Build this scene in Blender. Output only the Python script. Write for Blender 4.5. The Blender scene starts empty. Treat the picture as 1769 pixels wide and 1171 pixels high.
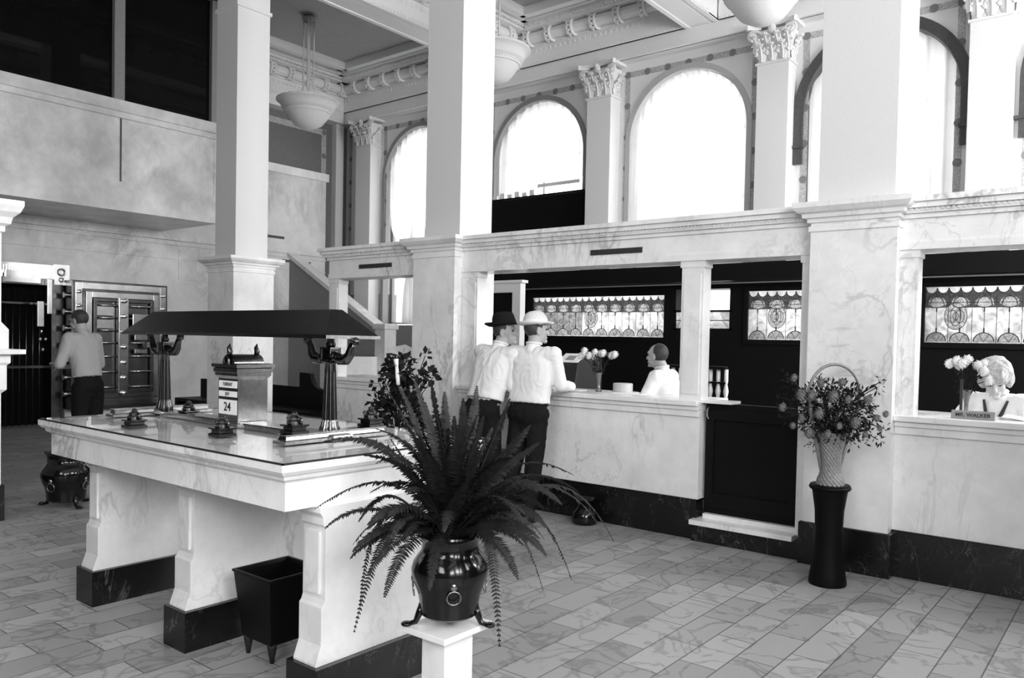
import bpy, bmesh, math, random
from mathutils import Vector, Matrix, Quaternion
import numpy as np
S = bpy.context.scene
COL = S.collection
PI = math.pi
# ------------------------------------------------------------------ camera
FPX, CXP, CYP, H = 1381.9, 884.5, 623.6, 1.5
yaw, pit, rol = -.676535, -.02695, .0199
_f = np.array([math.sin(yaw)*math.cos(pit), math.cos(yaw)*math.cos(pit), math.sin(pit)])
_r = np.cross(_f, [0, 0, 1]); _r /= np.linalg.norm(_r); _u = np.cross(_r, _f)
_R = math.cos(rol)*_r+math.sin(rol)*_u; _U = -math.sin(rol)*_r+math.cos(rol)*_u
cam = bpy.data.cameras.new('camera'); camo = bpy.data.objects.new('camera', cam); COL.objects.link(camo)
cam.sensor_fit = 'HORIZONTAL'; cam.sensor_width = 36; cam.lens = FPX/1769*36
cam.shift_y = (CYP-585.5)/1769; cam.clip_start = .05; cam.clip_end = 200
M3 = Matrix(((_R[0], _U[0], -_f[0]), (_R[1], _U[1], -_f[1]), (_R[2], _U[2], -_f[2])))
camo.matrix_world = Matrix.Translation((0, 0, H)) @ M3.to_4x4()
S.camera = camo
def P(x, y, **k):
    d = _R*(x-CXP)/FPX-_U*(y-CYP)/FPX+_f
    a, v = list(k.items())[0]; i = 'XYZ'.index(a); c = np.array([0, 0, H])
    return Vector(c+d*(v-c[i])/d[i])
def XatY(x, Y, y=600): return P(x, y, Y=Y).x
# ------------------------------------------------------------------ light
S.view_settings.view_transform = 'Standard'; S.view_settings.look = 'None'; S.view_settings.gamma = 1
S.view_settings.use_curve_mapping = False
S.view_settings.exposure = 0.16
try:
    S.cycles.use_denoising = True; S.cycles.max_bounces = 7; S.cycles.diffuse_bounces = 4; S.cycles.transparent_max_bounces = 12
    S.cycles.sample_clamp_indirect = 6; S.cycles.caustics_reflective = False; S.cycles.caustics_refractive = False
except Exception: pass
W = bpy.data.worlds.new('overcast_sky'); S.world = W; W.use_nodes = True
W.node_tree.nodes['Background'].inputs[0].default_value = (1, 1, 1, 1)
W.node_tree.nodes['Background'].inputs[1].default_value = 3.0
def area(name, loc, size, direction, power, spread=180):
    l = bpy.data.lights.new(name, 'AREA'); l.shape = 'RECTANGLE'; l.size = size[0]; l.size_y = size[1]; l.energy = power; l.spread = math.radians(spread)
    o = bpy.data.objects.new(name, l); COL.objects.link(o); o.location = loc
    o.rotation_euler = Vector(direction).to_track_quat('-Z', 'Z').to_euler(); return o
RX = 3.2                                   # right wall
RWIN = [(-3.2, -1.4, 1.6), (-0.6, 1.2, 1.6), (3.0, 4.8, 3.0), (6.6, 8.2, 1.6), (9.0, 10.6, 1.6)]
for i, (a, b, zs) in enumerate(RWIN):
    area('daylight_window', (RX+.28, (a+b)/2, (zs+5.7)/2), (b-a, 5.7-zs), (-1, 0, -.04), (330, 430, 100, 850, 130)[i], (170, 170, 120, 180, 170)[i])
FWIN = (-1.4, 1.2, 3.0, 5.9)               # transom window high in the front wall
area('daylight_front', (-.1, -4.28, 4.45), (2.6, 2.9), (0, 1, -.02), 170, 170)
# ------------------------------------------------------------------ helpers
class MB:
    def __init__(s): s.bm = bmesh.new()
    def face(s, pts):
        try: return s.bm.faces.new([s.bm.verts.new(p) for p in pts])
        except Exception: return None
    def grid(s, rows, closed_u=False, closed_v=False, flip=False):
        V = [[s.bm.verts.new(p) for p in r] for r in rows]
        n, m = len(V), len(V[0])
        for i in range(n if closed_v else n-1):
            for j in range(m if closed_u else m-1):
                q = [V[i][j], V[i][(j+1) % m], V[(i+1) % n][(j+1) % m], V[(i+1) % n][j]]
                try: s.bm.faces.new(q[::-1] if flip else q)
                except Exception: pass
        return V
    def box(s, x0, x1, y0, y1, z0, z1):
        if x0 > x1: x0, x1 = x1, x0
        if y0 > y1: y0, y1 = y1, y0
        if z0 > z1: z0, z1 = z1, z0
        v = [s.bm.verts.new(p) for p in ((x0,y0,z0),(x1,y0,z0),(x1,y1,z0),(x0,y1,z0),(x0,y0,z1),(x1,y0,z1),(x1,y1,z1),(x0,y1,z1))]
        for f in ((0,3,2,1),(4,5,6,7),(0,1,5,4),(1,2,6,5),(2,3,7,6),(3,0,4,7)): s.bm.faces.new([v[i] for i in f])
        return s
    def frustum(s, r0, z0, r1, z1):        # rects (x0,x1,y0,y1)
        a = [(r0[0],r0[2],z0),(r0[1],r0[2],z0),(r0[1],r0[3],z0),(r0[0],r0[3],z0)]
        b = [(r1[0],r1[2],z1),(r1[1],r1[2],z1),(r1[1],r1[3],z1),(r1[0],r1[3],z1)]
        v = [s.bm.verts.new(p) for p in a+b]
        for f in ((0,3,2,1),(4,5,6,7),(0,1,5,4),(1,2,6,5),(2,3,7,6),(3,0,4,7)): s.bm.faces.new([v[i] for i in f])
        return s
    def stack(s, rect, prof):              # rect with offsets: prof list of (offset, z)
        x0, x1, y0, y1 = rect
        rows = [[(x0-o,y0-o,z),(x1+o,y0-o,z),(x1+o,y1+o,z),(x0-o,y1+o,z)] for o, z in prof]
        V = s.grid(rows, closed_u=True)
        s.bm.faces.new(V[0][::-1]); s.bm.faces.new(V[-1]); return s
    def prism(s, poly, axis, a, b):        # poly 2D in the two other axes (cyclic order), extruded on axis from a to b
        def p(q, t): return {'X': (t, q[0], q[1]), 'Y': (q[0], t, q[1]), 'Z': (q[0], q[1], t)}[axis]
        A = [s.bm.verts.new(p(q, a)) for q in poly]; B = [s.bm.verts.new(p(q, b)) for q in poly]
        n = len(poly)
        s.bm.faces.new(A); s.bm.faces.new(B[::-1])
        for i in range(n): s.bm.faces.new((A[i], B[i], B[(i+1) % n], A[(i+1) % n]))
        return s
    def lathe(s, prof, c=(0,0,0), n=24, flute=0, nf=0, cap=True):
        rows = []
        for r, z in prof:
            row = []
            for k in range(n):
                a = 2*PI*k/n; rr = r*(1-flute*(0.5+0.5*math.cos(nf*a))) if flute else r
                row.append((c[0]+rr*math.cos(a), c[1]+rr*math.sin(a), c[2]+z))
            rows.append(row)
        V = s.grid(rows, closed_u=True)
        if cap:
            for q in (V[0][::-1], V[-1]):
                try: s.bm.faces.new(q)
                except Exception: pass
        return s
    def tube(s, pts, r, n=8, cap=True):
        pts = [Vector(p) for p in pts]; rs = r if isinstance(r, (list, tuple)) else [r]*len(pts)
        rows = []; up = Vector((0, 0, 1)); prev = None
        for i, p in enumerate(pts):
            t = (pts[min(i+1, len(pts)-1)]-pts[max(i-1, 0)])
            t = t.normalized() if t.length > 1e-9 else Vector((0,0,1))
            if prev is None:
                a = t.cross(up if abs(t.z) < .95 else Vector((1, 0, 0))).normalized()
            else:
                a = (prev-t*prev.dot(t)).normalized()
            prev = a; b = t.cross(a)
            rows.append([p+(a*math.cos(2*PI*k/n)+b*math.sin(2*PI*k/n))*rs[i] for k in range(n)])
        V = s.grid(rows, closed_u=True)
        if cap:
            for q in (V[0][::-1], V[-1]):
                try: s.bm.faces.new(q)
                except Exception: pass
        return s
    def ball(s, c, r, sub=2, rot=None):
        r = (r, r, r) if not isinstance(r, (tuple, list)) else r
        M = Matrix.Translation(c) @ (rot.to_matrix().to_4x4() if rot else Matrix.Identity(4)) @ Matrix.Diagonal((*r, 1))
        bmesh.ops.create_icosphere(s.bm, subdivisions=sub, radius=1, matrix=M); return s
    def torus(s, c, R, r, axis='Z', n=20, m=8, a0=0, a1=2*PI):
        pts = []
        full = abs(a1-a0-2*PI) < 1e-6
        N = n if full else n+1
        rows = []
        for i in range(N):
            a = a0+(a1-a0)*i/n; row = []
            for j in range(m):
                b = 2*PI*j/m; q = (R+r*math.cos(b)); u, v, w = q*math.cos(a), q*math.sin(a), r*math.sin(b)
                p = {'Z': (u, v, w), 'Y': (u, w, v), 'X': (w, u, v)}[axis]
                row.append((c[0]+p[0], c[1]+p[1], c[2]+p[2]))
            rows.append(row)
        s.grid(rows, closed_u=True, closed_v=full); return s
    def rod(s, a, b, r, n=8): return s.tube([a, b], r, n)
    def merge(s, mesh, M=None):
        t = bmesh.new(); t.from_mesh(mesh)
        if M: t.transform(M)
        me = bpy.data.meshes.new('t'); t.to_mesh(me); s.bm.from_mesh(me); bpy.data.meshes.remove(me); t.free(); return s
    def xform(s, M): s.bm.transform(M); return s
    def build(s, name, mat, parent=None, smooth=False, bevel=0, local=False, fix=True):
        if fix: bmesh.ops.recalc_face_normals(s.bm, faces=s.bm.faces)
        if parent is not None and not local:
            w = Vector((0, 0, 0)); p = parent
            while p: w += p.location; p = p.parent
            s.bm.transform(Matrix.Translation(-w))
        me = bpy.data.meshes.new(name); s.bm.to_mesh(me); s.bm.free()
        if mat: me.materials.append(mat)
        if smooth:
            for f in me.polygons: f.use_smooth = True
        o = bpy.data.objects.new(name, me); COL.objects.link(o)
        if parent: o.parent = parent
        if smooth == 'auto':
            try: me.set_sharp_from_angle(angle=math.radians(38))
            except Exception: pass
        if bevel:
            m = o.modifiers.new('bevel', 'BEVEL'); m.width = bevel; m.segments = 2; m.limit_method = 'ANGLE'
        return o
def thing(name, label, cat, loc=(0,0,0), rz=0, group=None):
    o = bpy.data.objects.new(name, None); COL.objects.link(o); o.location = loc; o.rotation_euler = (0,0,rz)
    o.empty_display_size = .1
    o['label'] = label; o['category'] = cat
    if group: o['group'] = group
    return o
def tag(o, label, cat, group=None, kind=None):
    o['label'] = label; o['category'] = cat
    if group: o['group'] = group
    if kind: o['kind'] = kind
    return o
def struct(o): o['kind'] = 'structure'; return o
def dup(root, loc, label, rz=None, scale=None):
    def cp(o, par):
        c = o.copy(); COL.objects.link(c); c.parent = par
        for ch in [x for x in COL.objects if x.parent is o]: cp(ch, c)
        return c
    r = cp(root, None); r.location = loc; r['label'] = label
    if rz is not None: r.rotation_euler = (0,0,rz)
    if scale: r.scale = (scale,)*3
    return r
# ------------------------------------------------------------------ materials
def nt(name):
    m = bpy.data.materials.new(name); m.use_nodes = True; t = m.node_tree
    return m, t, t.nodes['Principled BSDF']
def g(v): return (v, v, v, 1)
def plain(name, v, rough=.5, metal=0, spec=.5, bump=0, bscale=60, var=0):
    m, t, b = nt(name)
    b.inputs['Base Color'].default_value = g(v); b.inputs['Roughness'].default_value = rough; b.inputs['Metallic'].default_value = metal
    b.inputs['Specular IOR Level'].default_value = spec
    if bump or var:
        tc = t.nodes.new('ShaderNodeTexCoord'); n = t.nodes.new('ShaderNodeTexNoise'); n.inputs['Scale'].default_value = bscale; n.inputs['Detail'].default_value = 4
        t.links.new(tc.outputs['Object'], n.inputs['Vector'])
        if bump:
            bp = t.nodes.new('ShaderNodeBump'); bp.inputs['Strength'].default_value = bump; bp.inputs['Distance'].default_value = .01
            t.links.new(n.outputs['Fac'], bp.inputs['Height']); t.links.new(bp.outputs['Normal'], b.inputs['Normal'])
        if var:
            r = t.nodes.new('ShaderNodeMapRange'); r.inputs[3].default_value = v*(1-var); r.inputs[4].default_value = min(1, v*(1+var))
            r.inputs[1].default_value = .3; r.inputs[2].default_value = .7
            t.links.new(n.outputs['Fac'], r.inputs[0]); t.links.new(r.outputs[0], b.inputs['Base Color'])
    return m
def marble(name, base, vein, scale=1.6, rough=.22, vw=.035, tilt=(0.4, .2, .5), strength=1.0, cloud=.13):
    m, t, b = nt(name); N = t.nodes.new; L = t.links.new
    geo = N('ShaderNodeNewGeometry'); mp = N('ShaderNodeMapping'); mp.inputs['Rotation'].default_value = tilt; mp.inputs['Scale'].default_value = (1, 1, .55)
    L(geo.outputs['Position'], mp.inputs['Vector'])
    def layer(sc, w, det, st):
        n = N('ShaderNodeTexNoise'); n.inputs['Scale'].default_value = sc; n.inputs['Detail'].default_value = det; n.inputs['Roughness'].default_value = .62; n.inputs['Distortion'].default_value = .7
        L(mp.outputs[0], n.inputs['Vector'])
        s1 = N('ShaderNodeMath'); s1.operation = 'SUBTRACT'; s1.inputs[1].default_value = .5; L(n.outputs['Fac'], s1.inputs[0])
        ab = N('ShaderNodeMath'); ab.operation = 'ABSOLUTE'; L(s1.outputs[0], ab.inputs[0])
        r = N('ShaderNodeMapRange'); r.inputs[1].default_value = 0; r.inputs[2].default_value = w; r.inputs[3].default_value = st; r.inputs[4].default_value = 0
        L(ab.outputs[0], r.inputs[0]); return r.outputs[0]
    a = layer(scale, vw, 5, .8*strength); c = layer(scale*3.1, vw*.7, 7, .45*strength)
    # patchiness so the veins come and go
    pn = N('ShaderNodeTexNoise'); pn.inputs['Scale'].default_value = scale*.9; L(geo.outputs['Position'], pn.inputs['Vector'])
    pr = N('ShaderNodeMapRange'); pr.inputs[1].default_value = .45; pr.inputs[2].default_value = .68; L(pn.outputs['Fac'], pr.inputs[0])
    mx = N('ShaderNodeMath'); mx.operation = 'MAXIMUM'; L(a, mx.inputs[0]); L(c, mx.inputs[1])
    mu = N('ShaderNodeMath'); mu.operation = 'MULTIPLY'; L(mx.outputs[0], mu.inputs[0]); L(pr.outputs[0], mu.inputs[1])
    cl = N('ShaderNodeTexNoise'); cl.inputs['Scale'].default_value = 2.6; cl.inputs['Detail'].default_value = 9; cl.inputs['Roughness'].default_value = .68; L(geo.outputs['Position'], cl.inputs['Vector'])
    cr = N('ShaderNodeMapRange'); cr.inputs[1].default_value = .3; cr.inputs[2].default_value = .7; cr.inputs[3].default_value = base*(1-cloud); cr.inputs[4].default_value = min(.95, base*(1+cloud)); L(cl.outputs['Fac'], cr.inputs[0])
    mix = N('ShaderNodeMix'); mix.data_type = 'RGBA'; L(mu.outputs[0], mix.inputs['Factor']); L(cr.outputs[0], mix.inputs['A']); mix.inputs['B'].default_value = g(vein)
    L(mix.outputs['Result'], b.inputs['Base Color']); b.inputs['Roughness'].default_value = rough; b.inputs['Specular IOR Level'].default_value = .5
    return m
def glassy(name, ior=1.5, tint=1.0):
    m = bpy.data.materials.new(name); m.use_nodes = True; t = m.node_tree; t.nodes.clear(); N = t.nodes.new; L = t.links.new
    o = N('ShaderNodeOutputMaterial'); mi = N('ShaderNodeMixShader'); tr = N('ShaderNodeBsdfTransparent'); gl = N('ShaderNodeBsdfGlossy'); fr = N('ShaderNodeFresnel')
    tr.inputs[0].default_value = g(tint); gl.inputs['Roughness'].default_value = .02; fr.inputs['IOR'].default_value = ior
    geo = N('ShaderNodeNewGeometry'); iv = N('ShaderNodeMath'); iv.operation = 'SUBTRACT'; iv.inputs[0].default_value = 1; L(geo.outputs['Backfacing'], iv.inputs[1]); fm = N('ShaderNodeMath'); fm.operation = 'MULTIPLY'; L(fr.outputs[0], fm.inputs[0]); L(iv.outputs[0], fm.inputs[1])
    L(fm.outputs[0], mi.inputs[0]); L(tr.outputs[0], mi.inputs[1]); L(gl.outputs[0], mi.inputs[2]); L(mi.outputs[0], o.inputs[0]); return m
def cloth(name, v, trans=.6, clear=.0):
    m = bpy.data.materials.new(name); m.use_nodes = True; t = m.node_tree; t.nodes.clear(); N = t.nodes.new; L = t.links.new
    o = N('ShaderNodeOutputMaterial'); d = N('ShaderNodeBsdfDiffuse'); tl = N('ShaderNodeBsdfTranslucent'); tr = N('ShaderNodeBsdfTransparent'); m1 = N('ShaderNodeMixShader'); m2 = N('ShaderNodeMixShader')
    tc = N('ShaderNodeTexCoord'); n = N('ShaderNodeTexNoise'); n.inputs['Scale'].default_value = 40; L(tc.outputs['Object'], n.inputs['Vector'])
    r = N('ShaderNodeMapRange'); r.inputs[3].default_value = v*.93; r.inputs[4].default_value = min(1, v*1.05); L(n.outputs['Fac'], r.inputs[0])
    L(r.outputs[0], d.inputs[0]); L(r.outputs[0], tl.inputs[0]); m1.inputs[0].default_value = trans; m2.inputs[0].default_value = clear
    L(d.outputs[0], m1.inputs[1]); L(tl.outputs[0], m1.inputs[2]); L(m1.outputs[0], m2.inputs[1]); L(tr.outputs[0], m2.inputs[2]); L(m2.outputs[0], o.inputs[0]); return m
def stained(name, v, scale=14):
    m = bpy.data.materials.new(name); m.use_nodes = True; t = m.node_tree; t.nodes.clear(); N = t.nodes.new; L = t.links.new
    o = N('ShaderNodeOutputMaterial'); tl = N('ShaderNodeBsdfTranslucent'); gl = N('ShaderNodeBsdfGlossy'); gl.inputs['Roughness'].default_value = .15; m1 = N('ShaderNodeMixShader'); m1.inputs[0].default_value = .05
    geo = N('ShaderNodeNewGeometry'); n = N('ShaderNodeTexNoise'); n.inputs['Scale'].default_value = scale; n.inputs['Detail'].default_value = 2; n.inputs['Distortion'].default_value = 2
    L(geo.outputs['Position'], n.inputs['Vector']); r = N('ShaderNodeMapRange'); r.inputs[1].default_value = .35; r.inputs[2].default_value = .65
    r.inputs[3].default_value = v*.55; r.inputs[4].default_value = min(1, v*1.35); L(n.outputs['Fac'], r.inputs[0]); L(r.outputs[0], tl.inputs[0])
    L(tl.outputs[0], m1.inputs[1]); L(gl.outputs[0], m1.inputs[2]); L(m1.outputs[0], o.inputs[0]); return m
MARB = marble('white_marble', .80, .36, 1.5, vw=.018, strength=.8)
MARB2 = marble('veined_white_marble', .84, .32, 1.1, tilt=(.9, .3, .2), vw=.024, strength=.85)
MARBW = marble('streaked_wall_marble', .66, .34, .9, rough=.16, vw=.07, tilt=(.7, .1, .1), cloud=.12)
MARBG = marble('streaked_gallery_marble', .68, .30, .8, rough=.2, vw=.09, tilt=(1.1, .2, .1), cloud=.2)
BLACKM = marble('black_marble', .005, .16, 4.5, rough=.25, vw=.012, strength=.8, cloud=.2)
DARKW = plain('dark_wood', .006, .5, bump=.1, bscale=30, spec=.12)
BRONZE = plain('dark_bronze', .025, .28, metal=.85, bump=.05, bscale=40, var=.2)
BRONZEP = plain('brown_lacquered_bronze', .11, .22, metal=1, bump=.03, bscale=40, var=.15)
BRONZEM = plain('bright_lacquered_bronze', .42, .18, metal=1, bump=.03, bscale=40, var=.15)
BRONZEB = plain('polished_bronze', .35, .25, metal=1, bump=.03, bscale=40, var=.15)
BLACKPOT = plain('glazed_black_metal', .005, .12, spec=.45, bump=.03, bscale=20)
STEEL = plain('polished_steel', .55, .18, metal=1, var=.15, bscale=8)
STEELD = plain('blued_steel', .10, .25, metal=.9, var=.3, bscale=6)
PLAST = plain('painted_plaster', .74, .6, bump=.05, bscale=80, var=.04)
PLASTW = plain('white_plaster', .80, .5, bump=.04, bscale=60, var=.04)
COLM = plain('painted_column_plaster', .68, .45, bump=.05, bscale=120, var=.03)
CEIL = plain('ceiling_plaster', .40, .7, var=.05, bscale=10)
DARKWALL = plain('grey_wall_paint', .17, .7, var=.06, bscale=12)
STENC = plain('stencil_paint', .44, .7, var=.35, bscale=45)
DOTM = plain('stencil_dot_paint', .2, .7, var=.2, bscale=60)
TRIMD = plain('dark_trim_paint', .06, .4, var=.2, bscale=30)
REVEAL = plain('pale_grey_paint', .48, .5, var=.05)
FRAMEG = plain('grey_frame_paint', .26, .4, var=.1, bscale=30)
WHITEP = plain('white_paint', .85, .45, var=.03)
PAPER = plain('paper', .85, .7, var=.03, bscale=90)
INK = plain('black_ink', .01, .6)
ALAB = cloth('alabaster_bowl', .85, .25, 0)
CURT = cloth('sheer_curtain', .92, .72, .06)
CURTG = cloth('grey_curtain', .78, .5, .0)
BLIND = plain('black_window_blind', .006, .8, spec=.1)
PANEB = plain('dark_window_glass', .004, .04, spec=.25)
PANE = glassy('clear_glass'); TGLASS = glassy('desk_glass', 1.55)
LEAD = plain('lead_came', .02, .5)
SGL = stained('shade_tinted_stained_glass', .22, 9); SG1 = stained('pale_stained_glass', .62, 5); SG2 = stained('marbled_stained_glass', .35, 22); SG3 = stained('dark_stained_glass', .06, 18); SGW = stained('white_stained_glass', .95, 3)  # SGL: greyer copy of the pale glass, weaker backlight painted into its colour
SHIRT = plain('white_shirt_cotton', .82, .8, bump=.2, bscale=25, spec=.2)
TROUS = plain('dark_wool', .012, .9, bump=.2, bscale=90, spec=.1)
SKIN = plain('skin', .42, .5, spec=.35, var=.06, bscale=30)
SKINL = plain('pale_skin', .55, .5, spec=.35, var=.06, bscale=30)
HAIRD = plain('dark_hair', .035, .5, bump=.6, bscale=90)
HAIRL = plain('fair_hair', .42, .5, bump=.7, bscale=60, var=.3)
FELTB = plain('black_felt', .012, .85, bump=.2, bscale=120, spec=.1)
FELTW = plain('white_straw', .72, .8, bump=.4, bscale=120, var=.06)
FERN = plain('fern_green', .014, .5, spec=.25, var=.3, bscale=30)
LEAF = plain('leaf_green', .015, .7, spec=.15, var=.5, bscale=25)
PETAL = plain('white_petal', .85, .7, bump=.5, bscale=80)
PETALG = plain('dusky_petal', .2, .7, bump=.5, bscale=80, var=.4)
WICK = plain('wicker', .22, .5, bump=.3, bscale=80, var=.3)
WICKD = plain('lacquered_stand', .004, .45, bump=.05, spec=.1)
GLASSV = plain('glass_vase', .12, .08, spec=.8)
# floor tiles
def floor_mat():
    m, t, b = nt('marble_floor_tiles'); N = t.nodes.new; L = t.links.new
    geo = N('ShaderNodeNewGeometry'); sp = N('ShaderNodeSeparateXYZ'); cb = N('ShaderNodeCombineXYZ')
    L(geo.outputs['Position'], sp.inputs[0]); L(sp.outputs['Y'], cb.inputs['X']); L(sp.outputs['X'], cb.inputs['Y'])
    br = N('ShaderNodeTexBrick'); br.inputs['Scale'].default_value = 1; br.inputs['Brick Width'].default_value = .43; br.inputs['Row Height'].default_value = .19
    br.inputs['Mortar Size'].default_value = .004; br.inputs['Color1'].default_value = g(.28); br.inputs['Color2'].default_value = g(.43); br.inputs['Mortar'].default_value = g(.11)
    br.inputs['Mortar Smooth'].default_value = .3; br.offset = .5
    L(cb.outputs[0], br.inputs['Vector'])
    n = N('ShaderNodeTexNoise'); n.inputs['Scale'].default_value = 3.2; n.inputs['Detail'].default_value = 6; n.inputs['Distortion'].default_value = 1.2; L(geo.outputs['Position'], n.inputs['Vector'])
    s1 = N('ShaderNodeMath'); s1.operation = 'SUBTRACT'; s1.inputs[1].default_value = .5; L(n.outputs['Fac'], s1.inputs[0]); ab = N('ShaderNodeMath'); ab.operation = 'ABSOLUTE'; L(s1.outputs[0], ab.inputs[0])
    r = N('ShaderNodeMapRange'); r.inputs[2].default_value = .035; r.inputs[3].default_value = .66; r.inputs[4].default_value = 1; L(ab.outputs[0], r.inputs[0])
    mu = N('ShaderNodeMix'); mu.data_type = 'RGBA'; mu.blend_type = 'MULTIPLY'; mu.inputs['Factor'].default_value = 1; L(br.outputs['Color'], mu.inputs['A']); L(r.outputs[0], mu.inputs['B'])
    L(mu.outputs['Result'], b.inputs['Base Color']); b.inputs['Roughness'].default_value = .38; b.inputs['Specular IOR Level'].default_value = .4
    return m
FLOORM = floor_mat()
# ------------------------------------------------------------------ room shell
YF, CZ = 11.4, 6.95          # far wall plane, ceiling panel height
XL = -13.9
struct(MB().box(XL-.4, RX+.4, -4.4, YF+.6, -.2, 0).build('floor', FLOORM))
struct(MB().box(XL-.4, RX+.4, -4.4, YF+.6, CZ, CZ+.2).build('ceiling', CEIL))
struct(MB().box(XL-.3, XL, -4.4, YF+.4, 0, CZ).build('wall_left', DARKWALL))
struct(MB().box(XL, FWIN[0], -4.3, -4.0, 0, CZ).box(FWIN[1], RX, -4.3, -4.0, 0, CZ).box(FWIN[0], FWIN[1], -4.3, -4.0, 0, FWIN[2]).box(FWIN[0], FWIN[1], -4.3, -4.0, FWIN[3], CZ).build('wall_front', DARKW))
struct(MB().box(.9, RX, 3.2, 4.9, 0, 2.5).build('wall_light_blocker', DARKW))  # added unseen block, keeps low window light off the right counter and floor
mb = MB(); ys = [-4.3]+[v for w in RWIN for v in w[:2]]+[YF+.4]
for i in range(0, len(ys), 2): mb.box(RX, RX+.3, ys[i], ys[i+1], 0, CZ)
for a, b, zs in RWIN: mb.box(RX, RX+.3, a, b, 0, zs); mb.box(RX, RX+.3, a, b, 5.7, CZ)
struct(mb.build('wall_right', PLAST))
# far wall with arched openings
WINC = [-11.65, -8.66, -5.78, -2.98, -.25]; WR, WSP, WSILL = 1.0, 4.75, 2.7
def sill(i): return 1.75 if i == 0 else WSILL
mb = MB(); T = .38; NA = 24
edges = [XL]+[v for c in WINC for v in (c-WR, c+WR)]+[RX]
for i in range(0, len(edges), 2): mb.box(edges[i], edges[i+1], YF, YF+T, 0, CZ)
# lower windows (kept as openings in the dark wainscot zone)
LOWW = [(-8.75, -6.02, 1.56, 2.27), (-5.92, -4.95, 1.70, 2.33), (-4.72, -2.72, 1.56, 2.29), (-2.33, .60, 1.56, 2.29)]
def hole_cols(c0, c1, z0, z1):
    xs = sorted({c0, c1}|{min(max(v, c0), c1) for w in LOWW for v in w[:2]})
    for a, b in zip(xs[:-1], xs[1:]):
        if b-a < 1e-4: continue
        hit = [w for w in LOWW if w[0] <= a+1e-4 and w[1] >= b-1e-4]
        if hit: mb.box(a, b, YF, YF+T, z0, hit[0][2]); mb.box(a, b, YF, YF+T, hit[0][3], z1)
        else: mb.box(a, b, YF, YF+T, z0, z1)
mb = MB()
for i in range(0, len(edges), 2):
    mb.box(edges[i], edges[i+1], YF, YF+T, 2.4, CZ)
for i, c in enumerate(WINC):
    if sill(i) > 2.4: mb.box(c-WR, c+WR, YF, YF+T, 2.4, sill(i))
    for k in range(NA):
        a0, a1 = PI*k/NA, PI*(k+1)/NA
        p0 = (c+WR*math.cos(a0), WSP+WR*math.sin(a0)); p1 = (c+WR*math.cos(a1), WSP+WR*math.sin(a1))
        mb.prism([p0, p1, (p1[0], CZ), (p0[0], CZ)], 'Y', YF, YF+T)
struct(mb.build('wall_back', PLAST))
mb = MB(); mb.box(XL, WINC[0]-WR, YF, YF+T, 0, 2.4).box(WINC[0]-WR, WINC[0]+WR, YF, YF+T, 0, 1.75).box(WINC[0]+WR, -9.9, YF, YF+T, 0, 2.4)
struct(mb.build('wall_back_lower', FRAMEG))
mb = MB(); hole_cols(-9.9, RX, 0, 2.4)
struct(mb.build('wall_back_wainscot', DARKW))
struct(MB().box(-10.5, RX, YF-.34, YF-.003, 2.42, 2.67).build('trim_1', DARKW))
# arch bands, window frames, panes, curtains
def arch_band(c, r0, r1, y0, y1, zb, n=32):
    m = MB(); pi = [(c+r0, zb)]+[(c+r0*math.cos(PI*k/n), WSP+r0*math.sin(PI*k/n)) for k in range(n+1)]+[(c-r0, zb)]
    po = [(c+r1, zb)]+[(c+r1*math.cos(PI*k/n), WSP+r1*math.sin(PI*k/n)) for k in range(n+1)]+[(c-r1, zb)]
    rows = []
    for a, b in zip(pi, po): rows.append([(a[0], y0, a[1]), (b[0], y0, b[1]), (b[0], y1, b[1]), (a[0], y1, a[1])])
    V = m.grid(rows, closed_u=True); m.bm.faces.new(V[0]); m.bm.faces.new(V[-1][::-1]); return m
for i, c in enumerate(WINC[:5]):
    dark = i >= 3
    z0 = sill(i)
    w = arch_band(c, WR-.07, WR+.0, YF+.18, YF+.25, z0)
    w = struct(w.build('window_%d' % (i+1), FRAMEG))
    zb = 4.05 if dark else z0
    arch_band(c, WR-.015, WR+.12 if dark else WR+.07, YF-.06 if dark else YF-.03, YF+.12, zb).build('arch_moulding', TRIMD if dark else (REVEAL if i == 2 else FRAMEG), w, smooth='auto')
    if dark:
        for s in (-1, 1): MB().box(c+s*(WR-.03), c+s*(WR+.2), YF-.09, YF-.0, zb+.22, zb+.26).build('bracket', TRIMD, w)
    mm = MB()
    for zz in (z0+.02, (z0+WSP)/2, WSP): mm.box(c-WR+.05, c+WR-.05, YF+.2, YF+.24, zz, zz+.045)
    mm.box(c-.02, c+.02, YF+.2, YF+.24, z0, WSP+WR-.05).build('glazing_bars', WHITEP, w)
    pane = MB(); pts = [(c-WR+.04, z0)]+[(c-(WR-.04)*math.cos(PI*k/NA), WSP+(WR-.04)*math.sin(PI*k/NA)) for k in range(NA+1)]+[(c+WR-.04, z0)]
    pane.face([(x, YF+.22, z) for x, z in pts]).normal_update() ; pane.build('pane', PANE, w)
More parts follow.
